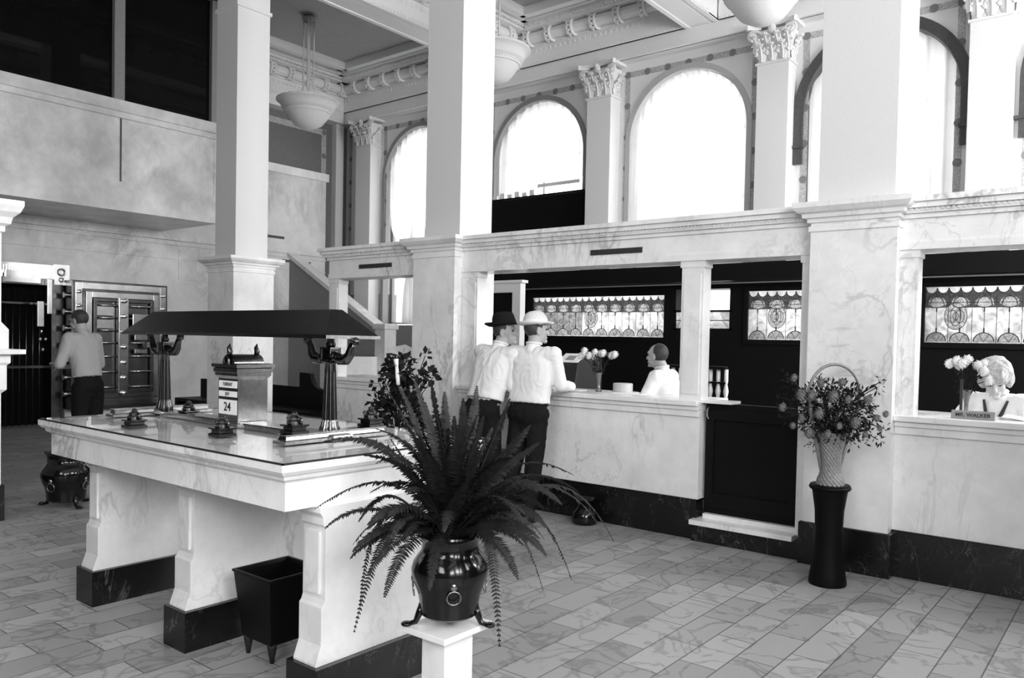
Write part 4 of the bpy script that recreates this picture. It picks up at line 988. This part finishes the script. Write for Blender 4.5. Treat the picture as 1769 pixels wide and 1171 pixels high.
for _ in range(36):
    e = P(rg.uniform(1345, 1535), rg.uniform(650, 775), Y=by+rg.uniform(-.12, .12)); m.tube([(bx, by, .93), Vector((bx, by, 1.02)).lerp(e, .5)+Vector((0, 0, .03)), e], .003, 4); leaves(m, e, .04, 14, .035, rg)
m.build('foliage', LEAF, bq, fix=False)
for (x, y, r) in ((1385, 682, .04), (1402, 683, .035), (1440, 684, .038), (1415, 714, .036), (1352, 703, .028), (1478, 730, .034), (1398, 748, .032), (1515, 722, .022), (1530, 715, .02), (1455, 660, .026), (1418, 660, .025), (1465, 690, .025), (1495, 750, .02), (1372, 652, .024), (1500, 690, .028), (1430, 750, .028), (1450, 735, .022), (1385, 722, .024), (1370, 735, .022), (1520, 740, .018)):
    m = MB(); flower(m, P(x, y, Y=by-.19+rg.uniform(-.04, .02)), r, rg); m.build('blossom', PETALG, bq, fix=False)
# leafy potted arrangement in front of the left pier, behind the fern
gx, gy = P(692, 700, Y=4.35).x, 4.35
gp = thing('leafy_plant', 'tall leafy plant with a pale ribbon, behind the fern and in front of the pier', 'plant', (gx, gy, 0))
MB().lathe([(.14, 0), (.15, .02), (.12, .1), (.15, .3), (.17, .42), (.16, .43), (.13, .40)], (gx, gy, 0), 28).build('pot', BLACKPOT, gp, smooth=True)
m = MB(); rg = random.Random(3)
leaves(m, (gx, gy, .85), (.22, .2, .28), 700, .07, rg, .5); leaves(m, P(690, 640, Y=gy), (.13, .12, .14), 260, .06, rg, .5)
for _ in range(30):
    e = P(rg.uniform(632, 750), rg.uniform(610, 740), Y=gy+rg.uniform(-.2, .15)); m.tube([(gx, gy, .4), Vector((gx, gy, .8)).lerp(e, .4), e], .004, 4); leaves(m, e, .05, 9, .06, rg, .6)
m.build('foliage', LEAF, gp, fix=False)
q0, q1 = P(684, 620, Y=gy-.2), P(688, 665, Y=gy-.2)
MB().tube([q0, q0.lerp(q1, .3), q0.lerp(q1, .7), q1], [.02, .012, .016, .014], 8).build('ribbon', WHITEP, gp, smooth=True)
# paper cone behind it on the counter
pc = thing('paper_wrap', 'crumpled white paper wrap of flowers lying on the left counter', 'paper', tuple(P(705, 640, Y=5.9)))
m = MB(); a0 = P(675, 600, Y=5.9); a1 = P(700, 595, Y=5.95); a2 = P(720, 640, Y=5.85); a3 = P(722, 605, Y=6.0); a4 = P(695, 640, Y=5.8)
m.face([a0, a1, a2, a4]); m.face([a1, a3, a2]); m.face([a0, a4, a4+Vector((-.05, .05, -.02))]); m.build('sheet', WHITEP, pc, fix=False)
# spittoon
q = P(1012, 903, Z=0)
sb = thing('spittoon', 'low dark round spittoon on the floor against the black base', 'spittoon', (q.x, q.y-.02, 0))
MB().lathe([(.095, 0), (.105, .01), (.11, .05), (.10, .10), (.07, .13), (.055, .15), (.07, .18), (.10, .20), (.10, .205), (.05, .17), (.0, .12)], (q.x, q.y-.02, 0), 28).build('bowl', BLACKPOT, sb, smooth='auto')
# ------------------------------------------------------------------ people
from mathutils import noise
def fuse(parts, name, mat, parent, voxel=.007, smooth_it=3, folds=0):
    """one continuous skin grown over overlapping limbs"""
    m = MB()
    for p in parts:
        if p[0] == 'l':
            rows = []
            for c, rx, ry, M_ in p[1]: rows.append([c+M_ @ Vector((rx*math.copysign(abs(math.cos(a))**.85, math.cos(a)), ry*math.copysign(abs(math.sin(a))**.85, math.sin(a)), 0)) for a in [2*PI*k/28 for k in range(28)]])
            V = m.grid(rows, closed_u=True); m.bm.faces.new(V[0][::-1]); m.bm.faces.new(V[-1])
        elif p[0] == 'c': m.tube([p[1], p[2]], [p[3], p[4]], 14); m.ball(p[1], p[3], 2); m.ball(p[2], p[4], 2)
        else:
            m.ball((0, 0, 0), 1, 3) if False else None
            bmesh.ops.create_icosphere(m.bm, subdivisions=3, radius=1, matrix=p[1] @ Matrix.Diagonal((*p[2], 1)))
    me = bpy.data.meshes.new('t'); bmesh.ops.recalc_face_normals(m.bm, faces=m.bm.faces); m.bm.to_mesh(me); m.bm.free()
    o = bpy.data.objects.new('t', me); COL.objects.link(o)
    r = o.modifiers.new('r', 'REMESH'); r.mode = 'VOXEL'; r.voxel_size = voxel
    s = o.modifiers.new('s', 'SMOOTH'); s.factor = .5; s.iterations = smooth_it
    dg = bpy.context.evaluated_depsgraph_get(); ev = o.evaluated_get(dg); me2 = bpy.data.meshes.new_from_object(ev)
    if folds:
        nn = [v.normal.copy() for v in me2.vertices]
        for v, n_ in zip(me2.vertices, nn):
            p = v.co; q_ = Vector((p.x*13, p.y*13, p.z*7+3*noise.noise(p*6)))
            a_ = 1-abs(noise.noise(q_))*3.2; v.co += n_*folds*(max(-.6, a_)*.9+noise.noise(p*4)*1.2)
    bpy.data.objects.remove(o); me2.name = name; me2.materials.clear(); me2.materials.append(mat)
    for f in me2.polygons: f.use_smooth = True
    q = bpy.data.objects.new(name, me2); COL.objects.link(q); q.parent = parent; return q
def T(p, *rots):
    M = Matrix.Translation(p)
    for a, ax in rots: M = M @ Matrix.Rotation(a, 4, ax)
    return M
def hand(parts, wrist, d, nrm, thumb_side, curl=.5):
    d = Vector(d).normalized(); n = Vector(nrm); n = (n-d*n.dot(d)).normalized(); s = d.cross(n)
    w = Vector(wrist); parts.append(('c', w, w+d*.05, .024, .027))
    for o_ in (-.022, .022): parts.append(('c', w+d*.02+s*o_*.6, w+d*.085+s*o_, .016, .014))
    for k, L_ in enumerate((.068, .078, .072, .056)):
        b = w+d*.088+s*(.030-.020*k)*thumb_side; c = b+(d*math.cos(curl)+n*math.sin(curl))*L_*.5; e = c+(d*math.cos(curl*2)+n*math.sin(curl*2))*L_*.5
        parts += [('c', b, c, .0095, .009), ('c', c, e, .009, .0075)]
    t0 = w+d*.025+s*.026*thumb_side; t1 = t0+(d*.6+s*thumb_side*.8)*.042; parts += [('c', t0, t1, .012, .0105), ('c', t1, t1+(d*.9+n*.4)*.03, .0105, .008)]
def person(label, loc, rz, skin=None, hair=HAIRD, lean=.0, side=0, head=(0, 0, 0), arms=None, seated=False, short=False, scale=1.0, legs=None, hairdo='short', trousers=TROUS, head_off=(0, 0, 0), shirt=SHIRT, headgear=None, bald=0, slim=1.0):
    skin = skin or SKIN
    t = thing('person', label, 'person', loc, rz, group=None); t.scale = (scale,)*3
    hipz = .93
    def L_(p):   # lean the upper body about the hips
        v = Vector(p)-Vector((0, 0, hipz)); v = Matrix.Rotation(-lean, 3, 'X') @ v; v = Matrix.Rotation(side, 3, 'Y') @ v; return v+Vector((0, 0, hipz))
    sh = [L_((s*.175*slim, 0, 1.42)) for s in (-1, 1)]
    neck0, neck1 = L_((0, -.01, 1.44)), L_((0, .005, 1.53)); hc = L_((0, .02, 1.62))+Vector(head_off)
    neck1 = neck0.lerp(hc, .6)
    HM = Matrix.Translation(hc) @ Matrix.Rotation(head[0], 4, 'Z') @ Matrix.Rotation(head[1], 4, 'X') @ Matrix.Rotation(head[2], 4, 'Y')
    B = [('e', HM @ T((0, -.008, .025)), (.075, .095, .092)), ('e', HM @ T((0, .028, -.045)), (.056, .060, .066)), ('c', HM @ Vector((0, .084, .018)), HM @ Vector((0, .108, -.022)), .010, .015),
         ('c', HM @ Vector((-.034, .072, .034)), HM @ Vector((.034, .072, .034)), .016, .016), ('e', HM @ T((0, .080, -.088)), (.024, .020, .018)), ('c', HM @ Vector((-.018, .086, -.056)), HM @ Vector((.018, .086, -.056)), .010, .010),
         ('c', HM @ Vector((-.036, .055, -.02)), HM @ Vector((-.03, .045, -.06)), .026, .024), ('c', HM @ Vector((.036, .055, -.02)), HM @ Vector((.03, .045, -.06)), .026, .024)]
    for s in (-1, 1): B += [('e', HM @ T((s*.078, -.008, -.008), (s*.35, 'Z')), (.009, .021, .032)), ('e', HM @ T((s*.076, 0, -.03)), (.008, .010, .012))]
    B += [('c', neck0, neck1, .062, .056), ('c', neck1, HM @ Vector((0, -.02, -.05)), .056, .052)]
    # torso under the clothes
    LM = Matrix.Rotation(-lean, 3, 'X')
    tor = [(.90, .158, .112), (.95, .162, .116), (1.0, .160, .114), (1.06, .155, .110), (1.12, .158, .110), (1.20, .168, .114), (1.28, .178, .118), (1.34, .180, .116), (1.39, .165, .100), (1.43, .125, .078), (1.455, .075, .06)]
    def loft(k, zmin): return ('l', [(L_((0, -.005, z)), rx*k*slim, ry*k, LM) for z, rx, ry in tor if z >= zmin])
    B += [loft(.86, .9), ('c', sh[0]*.9+neck0*.1, sh[1]*.9+neck0*.1, .05, .05)]
    C = [loft(1.02, .96)]
    C += [('c', L_((s*.06, -.01, 1.40)), sh[(s+1)//2], .085, .072) for s in (-1, 1)]
    C += [('c', neck0-Vector((0, 0, .02)), neck0.lerp(neck1, .42), .082, .066)]
    hd = []
    for i, s in enumerate((-1, 1)):
        el, wr = Vector(arms[i][0]), Vector(arms[i][1])
        B += [('c', sh[i], el, .046, .038), ('c', el, wr, .038, .026)]
        dirn = (wr-el).normalized(); hand(B, wr, arms[i][2] if len(arms[i]) > 2 else dirn, arms[i][3] if len(arms[i]) > 3 else (0, 0, -1), -s, .45)
        C += [('c', sh[i], el, .068, .056)]
        if short: C += [('c', el, el.lerp(wr, .18), .056, .05)]
        else: C += [('c', el, el.lerp(wr, .93), .056, .042)]
    D = [('e', Matrix.Translation((0, -.012, .91)), (.168*slim, .128, .12)), ('e', Matrix.Translation((0, -.0, .82)), (.13*slim, .10, .10)), ('e', Matrix.Translation(L_((0, 0, 1.0))), (.155*slim, .112, .05))]
    if legs is None: legs = [((-.10, .01, .50), (-.11, -.02, .09)), ((.10, .0, .50), (.12, -.01, .09))]
    if seated: legs = [((-.10, .42, .90), (-.11, .44, .48)), ((.10, .42, .90), (.11, .44, .48))]
    for i, s in enumerate((-1, 1)):
        kn, an = Vector(legs[i][0]), Vector(legs[i][1]); hp = Vector((s*.085, 0, .88))
        B += [('c', hp, kn, .075, .05), ('c', kn, an, .048, .036), ('c', an-Vector((0, .03, .045)), an+Vector((0, .13, -.06)), .032, .026)]
        D += [('c', hp, kn, .098, .074), ('c', kn, an+Vector((0, 0, .02)), .072, .066)]
    B += [('e', Matrix.Translation((0, -.01, .9)), (.14, .1, .09))]
    fuse(B, 'body', skin, t, .0065, 2)
    fuse(C, 'shirt', shirt, t, .010, 5, folds=.004)
    fuse(D, 'trousers' if trousers is TROUS else 'skirt', trousers, t, .011, 3, folds=.005)
    for i in (0, 1):
        an = Vector(legs[i][1]); fuse([('c', an+Vector((0, -.035, -.055)), an+Vector((0, .12, -.06)), .045, .036), ('c', an, an+Vector((0, -.02, -.04)), .046, .045)], 'shoe', INK, t, .01, 1)
    MB().tube([neck0.lerp(neck1, .55)+Matrix.Rotation(-lean, 3, 'X') @ Vector((.062*math.cos(a), .062*math.sin(a)+.0, .012)) for a in [2*PI*k/20 for k in range(21)]], .011, 6).build('collar', shirt, t, smooth=True, local=True)
    # face details and hair
    for s in (-1, 1): MB().ball((0, 0, 0), 1, 2).xform(HM @ T((s*.030, .079, .012)) @ Matrix.Diagonal((.013, .009, .0075, 1))).build('eye', INK, t, smooth=True, local=True)
    if hairdo == 'short':
        m = MB()
        bmesh.ops.create_icosphere(m.bm, subdivisions=4, radius=1, matrix=HM @ T((0, -.016, .032)) @ Matrix.Diagonal((.081, .096, .092, 1)))
        inv = HM.inverted(); kill = []
        for vtx in m.bm.verts:
            p = inv @ vtx.co
            if (p.y > .035-.0*p.z and p.z < .085) or p.z < -.045 or (p.y > -.01 and p.z < .02) or (bald and p.y > .0 and p.z > .02): kill.append(vtx)
        bmesh.ops.delete(m.bm, geom=kill, context='VERTS'); o = m.build('hair', hair, t, smooth=True, local=True, fix=False)
        so = o.modifiers.new('thick', 'SOLIDIFY'); so.thickness = .006
    elif hairdo == 'bob':
        parts = [('e', HM @ T((0, -.025, .06)), (.112, .120, .095)), ('e', HM @ T((0, -.05, .0)), (.10, .085, .09)), ('e', HM @ T((.078, -.02, .0)), (.035, .06, .075)), ('e', HM @ T((-.078, -.02, .0)), (.035, .06, .075)), ('e', HM @ T((0, .062, .085)), (.072, .04, .03))]
        fuse(parts, 'hair', hair, t, .008, 2, folds=.009)
        m = MB(); rh = random.Random(2)
        for _ in range(60):
            a = rh.uniform(0, 2*PI); b_ = rh.uniform(.1, 1.2); p0 = Vector((.095*math.cos(a)*math.sin(b_), .1*math.sin(a)*math.sin(b_)-.02, .05+.09*math.cos(b_)))
            p1 = p0+Vector((p0.x*.25, -.03, -.06)); m.tube([HM @ p0, HM @ (p0.lerp(p1, .5)+Vector((0, 0, .008))), HM @ p1], .0022, 4)
        m.build('stray_locks', hair, t, smooth=True, local=True)
    if headgear:
        kind, mat = headgear
        hm = HM @ T((0, -.01, .075), (-.0, 'X'))
        if kind == 'fedora':
            pr_ = [(.0, .105), (.05, .105), (.078, .095), (.088, .06), (.094, .01), (.097, -.01), (.125, -.016), (.148, -.010), (.150, -.004), (.125, -.010), (.098, -.002)]
        else:
            pr_ = [(.0, .10), (.04, .096), (.07, .08), (.088, .045), (.096, .0), (.099, -.018), (.12, -.026), (.140, -.022), (.142, -.014), (.12, -.018), (.098, -.008)]
        m = MB().lathe(pr_, n=40, cap=False)
        for vtx in m.bm.verts:
            c = vtx.co
            c.y *= 1.13
            r = math.hypot(c.x, c.y)
            if r > .12: c.z += (.020 if c.y < 0 else -.010)*(r-.10)/.05*abs(math.sin(math.atan2(c.y, c.x)))+.014*abs(c.x)/.15
            if kind == 'fedora' and c.z > .07: c.z -= .03*max(0, 1-abs(c.x)/.03)*1.0
            if kind != 'fedora' and c.z > .05: c.x += .004*math.sin(c.y*60)
        h_ = m.xform(hm @ Matrix.Rotation(.10, 4, 'X')).build('hat', mat, t, smooth=True, local=True)
        s_ = h_.modifiers.new('thick', 'SOLIDIFY'); s_.thickness = .004
        MB().lathe([(.0975, -.006), (.0985, -.004), (.0955, .028), (.0945, .028)], n=40).xform(hm @ Matrix.Rotation(.10, 4, 'X') @ Matrix.Diagonal((1, 1.13, 1, 1))).build('hat_band', FELTB if kind == 'fedora' else WHITEP, h_, smooth=True, local=True)
    return t
# man in the white hat
q = P(914, 690, Y=5.27)
person('person in a white hat and white shirt seen from behind, leaning on the marble counter', (q.x, 5.27, 0), .05, lean=.10, head=(-.62, .0, -.05), headgear=('straw', FELTW), scale=.975,
       arms=[((-.28, .16, 1.16), (-.16, .40, 1.13), (1, .3, 0), (0, 0, -1)), ((.25, .10, 1.16), (.20, .36, 1.135), (-.9, .5, 0), (0, 0, -1))], legs=[((-.10, -.06, .50), (-.12, -.16, .09)), ((.10, -.05, .50), (.10, -.14, .09))], slim=1.22)
# man in the dark hat
q = P(834, 690, Y=5.14)
person('person in a black hat and white shirt with rolled sleeves, bent forward beside the pier', (q.x, 5.14, 0), -.12, lean=.30, side=.05, head=(-1.05, .05, 0), headgear=('fedora', FELTB), scale=.985, short=True,
       arms=[((-.20, .36, 1.14), (-.06, .50, 1.10), (1, .2, 0), (0, 0, -1)), ((.24, .12, 1.12), (.17, .33, 1.03), (-.8, .6, 0), (0, 0, -1))], legs=[((-.11, .02, .50), (-.13, -.10, .09)), ((.09, .05, .50), (.07, -.02, .09))], slim=1.18)
# seated clerk
q = P(1150, 690, Y=6.32)
person('person with thinning dark hair in a white shirt, seated in profile behind the counter', (q.x+.09, 6.30, -.11), PI/2+.05, lean=.22, head=(-.12, .0, 0), bald=1, seated=True, scale=.93,
       arms=[((-.27, .20, 1.14), (-.20, .42, 1.10)), ((.26, .18, 1.14), (.12, .42, 1.10))], head_off=(0, .01, .0))
# woman with fair hair
q = P(1712, 700, Y=6.22)
wm = person('person with tousled fair hair in a white sailor blouse, head bent over the right counter', (q.x+.06, 6.25, -.165), PI-.12, skin=SKINL, hair=HAIRL, hairdo='bob', lean=.20, head=(.25, -.62, .1), seated=True, scale=.93, slim=.93, short=True,
       arms=[((-.24, .14, 1.17), (-.14, .30, 1.17)), ((.30, .10, 1.18), (.36, .28, 1.17), (.6, .8, 0), (0, 0, -1))], head_off=(0, .03, -.03))
m = MB()
def LL(x, y, z): v_ = Matrix.Rotation(-.20, 3, 'X') @ Vector((x, y, z-.93)); return v_+Vector((0, 0, .93))
for s in (-1, 1): m.tube([LL(s*.075, .06, 1.45), LL(s*.05, .115, 1.37), LL(0, .135, 1.27)], [.008, .013, .016], 6)
m.tube([LL(0, .135, 1.28), LL(.05, .145, 1.21)], [.018, .010], 6); m.tube([LL(0, .135, 1.28), LL(-.04, .145, 1.20)], [.018, .010], 6)
m.build('neckerchief', plain('dark_neckerchief', .03, .8), wm, smooth=True, local=True)
# man near the vault
q = P(152, 640, Y=3.9)
person('person in a pale shirt with rolled sleeves standing by the vault, beyond the marble desk', (q.x, 3.9, 0), PI/2+.35, lean=.16, head=(.1, -.25, 0), short=True, scale=1.0, shirt=plain('grey_shirt_cotton', .42, .8, bump=.2, bscale=25),
       arms=[((-.27, .10, 1.14), (-.10, .33, 1.14)), ((.27, .12, 1.13), (.05, .35, 1.10))])
# ------------------------------------------------------------------ things on the counters
def vase(label, x, y, z, hv, blooms, grp='small flower vases on the counters', Y=None, stems=.16):
    t = thing('flower_vase', label, 'vase', (x, y, z), group=grp)
    MB().lathe([(.028, 0), (.03, .008), (.012, .03), (.014, hv*.5), (.026, hv*.9), (.034, hv), (.030, hv), (.022, hv*.88)], (x, y, z), 20).build('vase', GLASSV, t, smooth=True)
    f = thing('carnations', 'white carnations in the '+label, 'flowers', (x, y, z+hv*.8)); r_ = random.Random(int(abs(x)*100)); label = label
    m = MB()
    for b in blooms: m.tube([(x, y, z+hv*.6), Vector((x, y, z+hv*1.1)).lerp(b, .5), b], .003, 4)
    leaves(m, (x, y, z+hv*1.35), (.07, .05, .09), 90, .035, r_); m.build('stems', LEAF, f, fix=False)
    for b in blooms: mm = MB(); flower(mm, b, .033, r_); mm.build('blossom', PETAL, f, fix=False)
q = P(1034, 680, Y=5.92)
vase('slim vase on the counter ledge beside the seated clerk', q.x, 5.92, 1.06, .17, [P(x, y, Y=5.92+dy) for x, y, dy in ((1004, 615, .02), (1010, 606, 0), (1018, 614, -.03), (1028, 609, .02), (1038, 611, 0), (1042, 610, -.02), (1056, 614, .03), (1062, 612, 0), (1024, 616, .03))])
q = P(1669, 700, Y=5.95)
vase('slim dark vase on the right counter before the fair-haired person', q.x, 5.95, 1.06, .17, [P(x, y, Y=5.95+dy) for x, y, dy in ((1641, 628, .02), (1654, 623, 0), (1663, 628, -.03), (1672, 621, .02), (1690, 631, 0), (1700, 629, .03), (1700, 641, -.03), (1658, 631, .04), (1708, 657, .0))])
q = P(1660, 705, Y=5.85)
ls = thing('counter_stand', 'thin dark metal stand beside the vase on the right counter', 'stand', (q.x, 5.85, 1.06))
MB().rod((q.x, 5.85, 1.06), (q.x, 5.85, 1.30), .009, 10).build('rod', INK, ls); MB().lathe([(.04, 1.06), (.04, 1.068), (.012, 1.075)], (q.x, 5.85, 0), 20).build('foot', INK, ls)
# straw boater on the counter
q = P(1076, 672, Y=5.98)
bt = thing('boater_hat', 'pale straw boater hat lying on the counter in front of the seated clerk', 'hat', (q.x, 5.98, 1.06))
MB().lathe([(.085, .008), (.085, .075), (.08, .082), (0, .083)], (q.x, 5.98, 1.06), 36).build('crown', REVEAL, bt, smooth='auto'); MB().lathe([(.084, .0), (.14, .0), (.142, .004), (.14, .008), (.084, .008)], (q.x, 5.98, 1.06), 36, cap=False).build('brim', FELTW, bt, smooth='auto')
# name plate
qa, qb = P(1643, 710, Y=5.66), P(1719, 716, Y=5.66)
npl = thing('name_plate', 'small grey name plate standing on the right marble counter ledge', 'name plate', ((qa.x+qb.x)/2, 5.68, 1.06))
MB().prism([(5.655, 1.0605), (5.70, 1.0605), (5.69, 1.112), (5.672, 1.112)], 'X', qa.x, qb.x).build('bar', plain('grey_plate', .28, .5), npl, bevel=.002)
text_mesh('MR. WALKER', .033, INK, npl, ((qa.x+qb.x)/2, 5.660, 1.086), rx=PI/2-.30)
# open ledger and loose papers
q = P(1755, 714, Y=5.9); lgd = thing('ledger', 'open book lying at the right edge of the right counter', 'book', (q.x+.06, 5.9, 1.06))
m = MB(); xs = [q.x-.06+.02*k for k in range(13)]
m.grid([[(x, y, 1.066+.018*abs(math.sin((x-q.x-.06)*13))) for x in xs] for y in (5.78, 5.98)]); o = m.build('pages', PAPER, lgd); o.modifiers.new('t', 'SOLIDIFY').thickness = .005
for i, (x, y, w_) in enumerate(((1000, 678, .10), (1100, 682, .14), (985, 676, .07))):
    q = P(x, y, Y=5.9); p = thing('paper_sheet', ('white paper sheet beside the slim vase on the long counter', 'white paper sheet in front of the boater hat', 'small white paper at the elbow of the person in the white hat')[i], 'paper', (q.x, 5.9, 1.0605))
    MB().box(q.x-w_/2, q.x+w_/2, 5.84, 5.95, 1.0605, 1.064).build('sheet', PAPER, p)
# tilted adding machine panel on a desk inside
q = P(985, 622, Y=6.5); am = thing('desk_machine', 'dark office machine with a tilted pale top plate behind the counter', 'machine', (q.x, 6.55, .75))
MB().prism([(6.42, .9), (6.9, .9), (6.9, 1.38), (6.60, 1.36), (6.46, 1.28), (6.42, 1.1)], 'X', q.x-.12, q.x+.12).build('housing', INK, am, bevel=.01)
MB().prism([(6.452, 1.285), (6.60, 1.367), (6.598, 1.373), (6.449, 1.291)], 'X', q.x-.12, q.x+.12).build('top_plate', PAPER, am); MB().prism([(6.485, 1.306), (6.56, 1.347), (6.558, 1.353), (6.482, 1.312)], 'X', q.x-.05, q.x+.05).build('dark_scale', FRAMEG, am)
for i, (x0, x1, y0, y1) in enumerate(((-5.0, -3.9, 6.4, 7.0), (-4.0, -3.5, 7.6, 8.2), (-.4, .8, 7.2, 7.9))):
    d = thing('office_desk', ('black office desk behind the long counter, carrying the tilted machine', 'black office desk deep in the shade behind the clerk', 'black office desk behind the fair-haired person')[i], 'desk', ((x0+x1)/2, (y0+y1)/2, 0))
    h_ = .9 if i == 0 else .78
    MB().box(x0, x1, y0, y1, h_-.04, h_).build('top', DARKW, d); MB().box(x0+.03, x0+.4, y0+.03, y1-.03, .04, h_-.04).build('drawer_case', DARKW, d)
    for yy in (y0+.04, y1-.08): MB().box(x1-.08, x1-.03, yy, yy+.05, 0, h_-.04).build('leg', DARKW, d)
# stools for the two seated people
for i, (x, y) in enumerate(((P(1150, 690, Y=6.32).x+.06, 6.32), (P(1712, 700, Y=6.22).x, 6.33))):
    s_ = thing('stool', ('dark wooden stool under the clerk in profile', 'dark wooden stool under the fair-haired person')[i], 'stool', (x, y, 0))
    MB().lathe([(.0, .62), (.17, .62), (.18, .635), (.17, .65), (0, .65)], (x, y, 0), 24).build('seat', DARKW, s_, smooth='auto')
    for a in (PI/4, 3*PI/4, 5*PI/4, 7*PI/4): MB().rod((x+.2*math.cos(a), y+.2*math.sin(a), 0), (x+.11*math.cos(a), y+.11*math.sin(a), .62), .015).build('leg', DARKW, s_)
